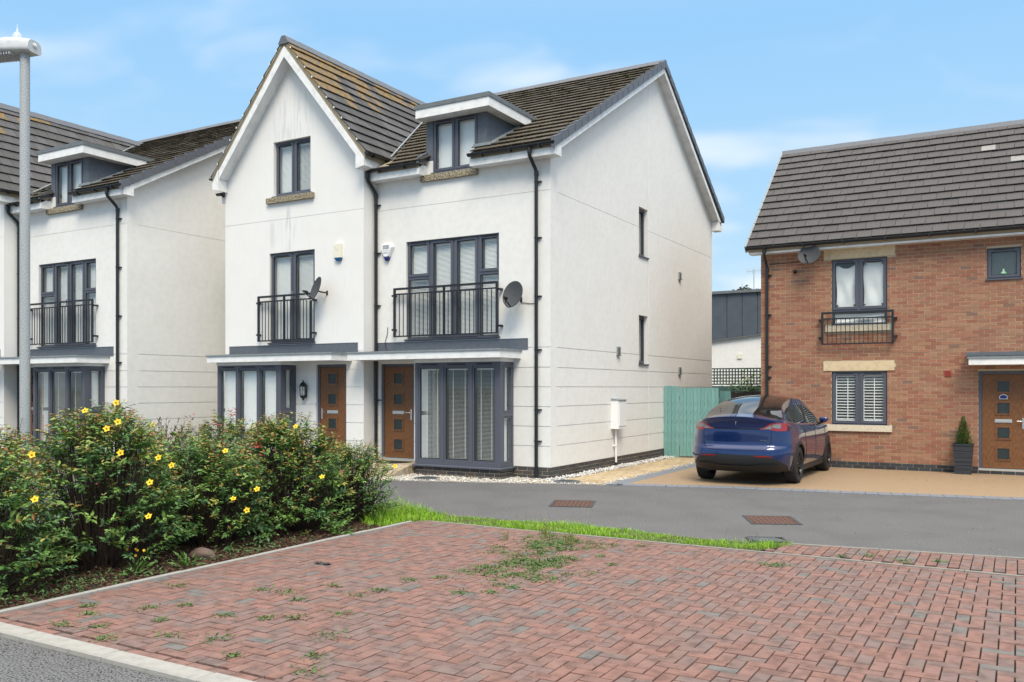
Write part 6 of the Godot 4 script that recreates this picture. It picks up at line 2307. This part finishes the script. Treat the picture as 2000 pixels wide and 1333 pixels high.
func parked_car() -> void:
	var car := thing("parked_car", "dark blue electric hatchback parked nose-in by the brick house", "car", Vector3(3.42, 0.012, -0.74), PI)
	# tail
	var rows := []
	var ys := []
	for p in ZR:
		ys.append(p[0])
	var fine := []
	for i in ys.size() - 1:
		fine.append(ys[i]); fine.append((ys[i] + ys[i + 1]) / 2)
	fine.append(ys[-1])
	for y in fine:
		var r := PackedVector3Array()
		for i in 49:
			var t := -1.0 + i / 24.0
			var yy: float = y - 0.085 * t * t * smoothstep(0.98, LIP, y)
			var w := tail_w(y)
			r.append(Vector3(t * w, yy, curve(ZR, y) + tail_c(t)))
		r.reverse()
		rows.append(r)
	var b := MB.new()
	b.grid(rows)
	# sides
	for s in [-1.0, 1.0]:
		var sr := []
		for y in fine:
			var r := PackedVector3Array()
			var zs := curve(ZR, y) + 0.375
			for i in 73:
				var q := i / 72.0
				var z := lerpf(zs, 4.62, q)
				var top := curve(YS, z)
				var yy: float = lerpf(0.24, top, (y - 0.26) / (LIP - 0.26))
				var y_tail: float = y - 0.085 * smoothstep(0.98, LIP, y)
				yy = lerpf(y_tail, yy, smoothstep(0.0, 0.14, q))
				yy = minf(arch(z, yy), top)
				r.append(Vector3(s * half_w(lerpf(y, yy, smoothstep(0.0, 0.14, q)), z), yy, z))
			if s < 0: r.reverse()
			sr.append(r)
		for r in sr: r.reverse()
		b.grid(sr)
	put(car, "body", b, MT.car_paint)
	# everything above the shoulders, ring by ring
	var zs := [0.02, 0.06, 0.12, 0.2, 0.3, 0.42, 0.55, 0.7, 0.85, 1.0, 1.15, 1.3, 1.5, 1.7, 1.9, 2.1, 2.3, 2.5, 2.7, 2.9, 3.1, 3.3, 3.5, 3.7, 3.85, 4.0, 4.2, 4.4, 4.55, 4.62]
	var rings := []
	for z in zs:
		var fade := maxf(0.0, 1.0 - z / 1.3)
		var zsh: float = z + 0.375 * fade
		var ysh := curve(YS, zsh)
		var wsh := half_w(curve(VY, 0.0) * 0.0 + lerpf(LIP, LIP, 0.0), zsh)
		var yt := curve(YT, z)
		var k := smoothstep(0.02, 0.7, z) * (1.0 - smoothstep(3.5, 3.95, z))      # how much greenhouse there is
		var wr := lerpf(wsh * 0.93, curve(WR, z), k)
		var ye := lerpf(lerpf(yt, ysh, 0.86), yt - 0.075, k)
		var half := [Vector3(wsh, ysh, 0)]
		var belt := Vector3(wsh - 0.03 * k - 0.004, ysh + 0.03 * k + 0.004, 0)
		half.append(belt)
		for i in range(1, 5):
			var q := i / 4.0
			half.append(Vector3(lerpf(belt.x, wr, q) + 0.022 * k * sin(PI * q), lerpf(belt.y, ye, q), 0))
		for i in range(1, 9):
			var q := i / 8.0
			var crown := 1.0 - pow(1.0 - q, 2.2)
			half.append(Vector3(wr * (1.0 - q), lerpf(ye, yt, crown), 0))
		var full := PackedVector3Array()
		for p in half:
			full.append(Vector3(p.x, p.y, z + tail_c(p.x / maxf(wsh, 0.01)) * fade))
		for i in range(half.size() - 2, -1, -1):
			full.append(Vector3(-full[i].x, full[i].y, full[i].z))
		rings.append(full)
	# parts of that sheet: columns 0..13 run from the right shoulder to the middle, 13..26 to the left one
	var cut := func(r0: int, r1: int, c0: int, c1: int) -> MB:
		var out := []
		for i in range(r0, r1 + 1):
			var r := PackedVector3Array()
			for j in range(c0, c1 + 1):
				r.append(rings[i][j])
			out.append(r)
		var m := MB.new()
		m.grid(out)
		return m
	var last := zs.size() - 1
	put(car, "rear_deck", cut.call(0, 3, 0, 26), MT.car_paint)
	put(car, "rear_window", cut.call(3, 12, 5, 21), MT.car_glass)
	put(car, "glass_roof", cut.call(12, 19, 5, 21), MT.car_glass)
	put(car, "windscreen", cut.call(19, 24, 5, 21), MT.car_glass)
	put(car, "bonnet", cut.call(24, last, 0, 26), MT.car_paint)
	for c in [[0, 1, 4, 5], [25, 26, 21, 22]]:
		put(car, "shoulder", cut.call(3, 24, c[0], c[1]), MT.car_paint)
		put(car, "roof_rail", cut.call(3, 24, c[2], c[3]), MT.car_paint)
	for c in [[1, 4], [22, 25]]:
		put(car, "rear_pillar", cut.call(3, 7, c[0], c[1]), MT.car_paint)
		put(car, "rear_quarter_window", cut.call(7, 11, c[0], c[1]), MT.car_glass)
		put(car, "door_pillar", cut.call(11, 12, c[0], c[1]), MT.car_black)
		put(car, "rear_side_window", cut.call(12, 16, c[0], c[1]), MT.car_glass)
		put(car, "door_pillar", cut.call(16, 17, c[0], c[1]), MT.car_black)
		put(car, "front_side_window", cut.call(17, 23, c[0], c[1]), MT.car_glass)
		put(car, "front_pillar", cut.call(23, 24, c[0], c[1]), MT.car_paint)
	# nose and underside
	b = MB.new()
	var nose := []
	for q in [0.0, 0.35, 0.7, 1.0]:
		var r := PackedVector3Array()
		for i in 21:
			var a := PI * i / 20.0
			r.append(Vector3(cos(a) * lerpf(0.66, 0.3, q), lerpf(0.70, 0.55, q) - 0.22 * q * (1.0 - sin(a)), 4.62 + 0.13 * sin(a) * (1.0 - q * q) ))
		nose.append(r)
	b.box(-0.62, 0.62, 0.26, 0.66, 4.3, 4.68)
	put(car, "nose", b, MT.car_paint)
	b = MB.new()
	b.box(-0.70, 0.70, 0.22, 0.34, 0.42, 4.5)
	b.box(-0.62, 0.62, 0.3, 0.9, 0.5, 4.3)
	put(car, "underbody", b, MT.car_black)
	# rear details
	patch("rear_valance", car, func(u): return lerpf(-0.86, 0.86, u), func(_x): return 0.262, func(x): return 0.565 - 0.20 * pow(maxf(0.0, absf(x) - 0.52) / 0.34, 2.0), 36, 6, 0.006, MT.car_black)
	patch("diffuser_lip", car, func(u): return lerpf(-0.72, 0.72, u), func(x): return 0.345 + 0.035 * smoothstep(0.28, 0.46, absf(x)), func(x): return 0.362 + 0.035 * smoothstep(0.28, 0.46, absf(x)), 36, 2, 0.030, MT.car_black)
	for s in [-1.0, 1.0]:
		patch("reflector", car, func(u): return s * lerpf(0.36, 0.66, u) if s < 0 else lerpf(0.36, 0.66, u), func(x): return 0.533 - 0.03 * maxf(0, absf(x) - 0.5), func(x): return 0.553 - 0.10 * maxf(0, absf(x) - 0.52), 8, 2, 0.012, MT.tail_red)
		var up := func(x): return 1.045 + 0.105 * smoothstep(0.42, 0.66, absf(x)) - 0.03 * smoothstep(0.72, 0.92, absf(x))
		var lo := func(x): return 1.028 - 0.028 * smoothstep(0.56, 0.72, absf(x)) + 0.03 * smoothstep(0.82, 0.92, absf(x))
		var sx: float = s
		patch("tail_light", car, func(u): return sx * lerpf(0.43, 0.925, u), lo, up, 26, 6, 0.006, MT.tail_red)
		patch("reversing_lens", car, func(u): return sx * lerpf(0.47, 0.615, u), func(x): return lo.call(x) + 0.012, func(x): return maxf(up.call(x) - 0.026, lo.call(x) + 0.014), 12, 3, 0.010, MT.tail_clear)
		patch("reversing_lens", car, func(u): return sx * lerpf(0.628, 0.755, u), func(x): return lo.call(x) + 0.048, func(x): return up.call(x) - 0.026, 10, 3, 0.010, MT.tail_clear)
		patch("lens_smoke", car, func(u): return sx * lerpf(0.845, 0.92, u), func(x): return lo.call(x) + 0.01, func(x): return up.call(x) - 0.012, 8, 3, 0.009, MT.tail_dark)
		# seam of the tailgate
		b = MB.new()
		var sp := []
		for q in [[0.62, 1.0], [0.625, 0.9], [0.62, 0.8], [0.60, 0.72], [0.56, 0.68], [0.50, 0.655], [0.35, 0.648], [0.0, 0.645]]:
			sp.append(tail(s * q[0], q[1], 0.001))
		b.tube(sp, [0.005], 6)
		put(car, "tailgate_seam", b, MT.car_seam)
		# arch trims, sill, wheels, mirror
		for w in [0.98, 3.87]:
			b = MB.new()
			var inner := []
			for e in [[0.385, 0.012], [0.39, 0.018], [0.438, 0.014], [0.442, 0.0]]:
				var r := PackedVector3Array()
				for i in 25:
					var a := lerpf(-0.22, PI + 0.22, i / 24.0)
					var z: float = w - cos(a) * e[0]
					var y: float = 0.345 + sin(a) * e[0]
					r.append(Vector3(s * (half_w(maxf(y, 0.25), z) + e[1]), y, z))
				if s > 0: r.reverse()
				inner.append(r)
			b.grid(inner)
			put(car, "arch_trim", b, MT.car_black)
			wheel(car, s, w)
		b = MB.new()
		var sill := []
		for e in [[0.20, 0.0], [0.22, 0.012], [0.30, 0.016], [0.33, 0.002]]:
			var r := PackedVector3Array()
			for i in 21:
				var z := lerpf(1.40, 3.45, i / 20.0)
				r.append(Vector3(s * (half_w(0.28, z) + e[1]), e[0], z))
			if s > 0: r.reverse()
			sill.append(r)
		b.grid(sill)
		put(car, "sill_trim", b, MT.car_black)
		for z in [1.52, 2.52, 3.50]:
			b = MB.new()
			var line := []
			for i in 8:
				var y := lerpf(0.38, curve(YS, z) - 0.005, i / 7.0)
				line.append(Vector3(s * (half_w(y, z) + 0.0005), y, z + (0.10 * (1.0 - i / 7.0) if z < 1.6 else 0.0)))
			b.tube(line, [0.0045], 5)
			put(car, "door_seam", b, MT.car_seam)
		for z in [1.62, 2.62]:
			b = MB.new()
			b.t = Transform3D(Basis.IDENTITY, Vector3(s * (half_w(0.93, z) + 0.002), 0.93, z))
			b.box(-0.004, 0.004, -0.012, 0.012, -0.10, 0.10)
			put(car, "door_handle", b, MT.car_paint)
		var mr := holder(car, "door_mirror", Vector3(s * 0.985, 1.10, 3.12))
		b = MB.new()
		var rows2 := []
		for i in 9:
			var p := PI * i / 8.0
			var r := PackedVector3Array()
			for j in 13:
				var a := TAU * j / 12.0
				r.append(Vector3(cos(a) * sin(p) * 0.095, sin(a) * sin(p) * 0.062 + 0.03, -cos(p) * (0.035 if cos(p) > 0 else 0.09)))
			rows2.append(r)
		b.grid(rows2)
		put(mr, "shell", b, MT.car_paint)
		b = MB.new()
		b.tube([Vector3(-s * 0.02, -0.02, 0.01), Vector3(-s * 0.12, -0.06, 0.03)], [0.024, 0.03], 8)
		put(mr, "arm", b, MT.car_black)
	patch("tailgate_gap", car, func(u): return lerpf(-0.44, 0.44, u), func(_x): return 1.022, func(_x): return 1.042, 20, 2, 0.003, MT.car_seam)
	# the T-shaped emblem and the badge under the light
	b = MB.new()
	var e0 := tail(0.0, 1.145, 0.004)
	b.t = Transform3D(Basis(Vector3.UP, PI), e0)
	var e1 := [Vector3(-0.042, 0.034, 0), Vector3(-0.036, 0.024, 0), Vector3(-0.016, 0.028, 0), Vector3(-0.010, 0.022, 0), Vector3(0.0, -0.048, 0), Vector3(0.010, 0.022, 0), Vector3(0.016, 0.028, 0), Vector3(0.036, 0.024, 0), Vector3(0.042, 0.034, 0), Vector3(0.0, 0.044, 0)]
	for q in [[0, 1, 2, 9], [2, 3, 5, 9], [5, 6, 9, 9], [6, 7, 8, 9], [3, 4, 5, 5]]:
		b.prism([e1[q[0]], e1[q[1]], e1[q[2]], e1[q[3]]] if q[2] != q[3] else [e1[q[0]], e1[q[1]], e1[q[2]]], Vector3(0, 0, 0.008))
	put(car, "emblem", b, MT.chrome)
	var bp := tail(-0.45, 0.83, 0.004)
	text(car, "badge", "DUAL MOTOR", 0.022, bp, PI - 0.12, MT.chrome, 0.004)

func wheel(car: Node3D, s: float, z: float) -> void:
	var o := holder(car, "wheel", Vector3(s * 0.83, 0.345, z))
	var ax := Basis(Vector3(0, 0, 1), -PI / 2 * s)      # y points outwards
	var b := MB.new()
	b.lathe([Vector2(0.235, -0.125), Vector2(0.30, -0.128), Vector2(0.335, -0.115), Vector2(0.345, -0.09), Vector2(0.346, 0.085), Vector2(0.336, 0.112), Vector2(0.30, 0.127), Vector2(0.245, 0.122), Vector2(0.24, 0.10)], 40, ax)
	put(o, "tyre", b, MT.rubber)
	b = MB.new()
	b.lathe([Vector2(0.246, 0.118), Vector2(0.240, 0.122), Vector2(0.226, 0.10), Vector2(0.215, 0.03), Vector2(0.12, 0.02), Vector2(0.0, 0.02)], 40, ax)
	for i in 10:
		var a := TAU * i / 10.0
		b.t = Transform3D(ax * Basis(Vector3.UP, a), Vector3.ZERO)
		b.hexa([Vector3(0.03, 0.02, 0.016), Vector3(0.235, 0.05, 0.024), Vector3(0.235, 0.05, -0.010), Vector3(0.03, 0.02, -0.016), Vector3(0.03, 0.085, 0.012), Vector3(0.235, 0.108, 0.02), Vector3(0.235, 0.108, -0.008), Vector3(0.03, 0.085, -0.012)])
	b.t = Transform3D.IDENTITY
	b.lathe([Vector2(0.062, 0.02), Vector2(0.06, 0.088), Vector2(0.03, 0.098), Vector2(0.0, 0.1)], 20, ax)
	put(o, "rim", b, MT.rim)


# ---------------------------------------------------------------- sky
func sky_texture() -> ImageTexture:
	var W := 1536
	var H := 768
	var im := Image.create(W, H, false, Image.FORMAT_RGBF)
	var f := FastNoiseLite.new()
	f.seed = 12
	f.noise_type = FastNoiseLite.TYPE_SIMPLEX_SMOOTH
	f.fractal_octaves = 5
	f.frequency = 1.0
	var g := FastNoiseLite.new()
	g.seed = 40
	g.noise_type = FastNoiseLite.TYPE_SIMPLEX_SMOOTH
	g.fractal_octaves = 3
	g.frequency = 1.0
	for y in H:
		var up := (0.5 - (y + 0.5) / H) * PI
		var s := sin(up)
		for x in W:
			if s < 0.0:
				im.set_pixel(x, y, Color(0.20, 0.20, 0.19))
				continue
			var a := (x + 0.5) / W * TAU
			var d := Vector3(sin(a) * cos(up), s, -cos(a) * cos(up))
			var q := d / (s + 0.28)
			var wisp := f.get_noise_3d(q.x * 1.5 + 3.0 + 0.35 * g.get_noise_3d(q.z * 2.0, 3.0, q.x * 2.0), q.y * 2.6, q.z * 2.6 + 0.8 * q.x)
			var bank := g.get_noise_3d(q.x * 0.55, 7.0, q.z * 0.55)
			# clear blue, paler low down
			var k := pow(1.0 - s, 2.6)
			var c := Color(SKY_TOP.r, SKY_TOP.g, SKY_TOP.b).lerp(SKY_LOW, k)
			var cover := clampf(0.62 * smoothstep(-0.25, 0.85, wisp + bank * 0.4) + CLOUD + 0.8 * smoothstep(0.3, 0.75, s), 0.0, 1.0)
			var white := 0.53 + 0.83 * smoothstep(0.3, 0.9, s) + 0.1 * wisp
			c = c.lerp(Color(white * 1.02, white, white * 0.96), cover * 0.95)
			im.set_pixel(x, y, c)
	return ImageTexture.create_from_image(im)

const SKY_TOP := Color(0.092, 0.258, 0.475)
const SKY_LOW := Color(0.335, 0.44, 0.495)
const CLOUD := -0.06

func stained_wall(sd: int, x0: float) -> StandardMaterial3D:      # render with the grey weather streaks that the gabled front carries
	var N := 640
	var im := Image.create(N, N, false, Image.FORMAT_RGB8)
	var f := FastNoiseLite.new()
	f.seed = sd
	f.frequency = 1.0
	f.fractal_octaves = 4
	var g := FastNoiseLite.new()
	g.seed = sd + 9
	g.frequency = 1.0
	for j in N:
		var y := 10.0 - 10.0 * (j + 0.5) / N
		for i in N:
			var x := x0 + 10.0 * (i + 0.5) / N
			var lx := x - x0 - 10.0      # relative to the house's right-hand corner
			var streak := 0.5 + 0.5 * f.get_noise_2d(x * 9.0, y * 0.8)
			var blot := 0.5 + 0.5 * g.get_noise_2d(x * 1.4, y * 1.4)
			var k := 0.0
			# above and beside the top window, below the sills, above the glazed doors
			k += 0.26 * smoothstep(0.85, 0.2, absf(lx + 6.45)) * smoothstep(7.35, 7.6, y) * smoothstep(9.0, 7.9, y) * smoothstep(0.42, 0.75, streak)
			k += 0.26 * smoothstep(0.75, 0.3, absf(lx + 6.5)) * smoothstep(4.85, 5.0, y) * smoothstep(5.75, 5.1, y) * smoothstep(0.5, 0.8, streak)
			k += 0.34 * smoothstep(0.16, 0.02, absf(lx + 6.55)) * smoothstep(5.35, 5.5, y) * smoothstep(6.05, 5.8, y) * smoothstep(0.4, 0.7, streak)
			k += 0.22 * smoothstep(0.10, 0.02, absf(lx + 7.05)) * smoothstep(4.9, 5.2, y) * smoothstep(5.75, 5.5, y)
			k += 0.08 * smoothstep(0.55, 0.8, blot) * smoothstep(0.45, 0.7, streak)
			k = clampf(k, 0.0, 0.7)
			var v := 0.97 + 0.03 * blot
			im.set_pixel(i, j, Color(v * (1.0 - 0.30 * k), v * (1.0 - 0.28 * k), v * (1.0 - 0.24 * k)))
	var m := mat("render_streaked_%d" % sd, lin(0.80, 0.79, 0.765), 0.9, ImageTexture.create_from_image(im), 10.0)
	m.uv1_offset = Vector3(-x0 / 10.0, -1.0, 0)
	m.texture_repeat = false
	return m


func _ready() -> void:
	rng.seed = 1
	# camera: level, lens raised a little as for a picture of buildings
	var cam := Camera3D.new()
	cam.name = "camera"
	cam.position = EYE
	cam.rotation_degrees.y = YAW
	cam.projection = Camera3D.PROJECTION_FRUSTUM
	cam.near = 0.1
	cam.far = 1000.0
	cam.size = 0.1 / FOCAL
	cam.frustum_offset = Vector2(0, 0.1 * SHIFT / FOCAL)
	add_child(cam)
	cam.current = true
	# sky, soft sun from high behind the camera
	var env := Environment.new()
	env.background_mode = Environment.BG_SKY
	var sk := Sky.new()
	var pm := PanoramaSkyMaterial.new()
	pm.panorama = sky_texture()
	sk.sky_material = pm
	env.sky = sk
	env.tonemap_mode = Environment.TONE_MAPPER_LINEAR
	env.tonemap_exposure = 2.04
	env.sdfgi_enabled = true
	env.ssao_enabled = true
	env.ssil_enabled = true
	var we := WorldEnvironment.new()
	we.name = "world_environment"
	we.environment = env
	add_child(we)
	var sun := DirectionalLight3D.new()
	sun.name = "sun"
	sun.light_color = Color(1.0, 0.95, 0.87)
	sun.light_energy = 0.5
	sun.light_angular_distance = 25.0
	sun.shadow_enabled = true
	sun.rotation_degrees = Vector3(-52, 35, 0)
	add_child(sun)

	materials()
	grounds()
	semi(Vector3(0, 0, 0), "white rendered semi-detached house with steep front gable in the middle", true, stained_wall(3, -10.0))
	semi(Vector3(-10.24, 0, 1.88), "white rendered semi-detached house at the left behind the lamp post", false, stained_wall(8, -20.24))
	brick_house()
	beyond_the_gap()
	house_fittings()
	parked_car()
	lamp()
	planting()
	# the trees across the road that the windows mirror
	for q in [[-30.0, 24.0, 10.5, "tall tree mirrored in the gabled house front windows"], [-23.0, 30.0, 9.0, "shorter tree mirrored in the wide glazed doors"], [-39.0, 17.0, 11.0, "tallest tree mirrored in the left house windows"], [-15.0, 35.0, 9.5, "lone tree mirrored in the right bay window"]]:
		tree("street_tree", q[3], Vector3(q[0], 0, q[1]), q[2], 3.6, int(q[1]))
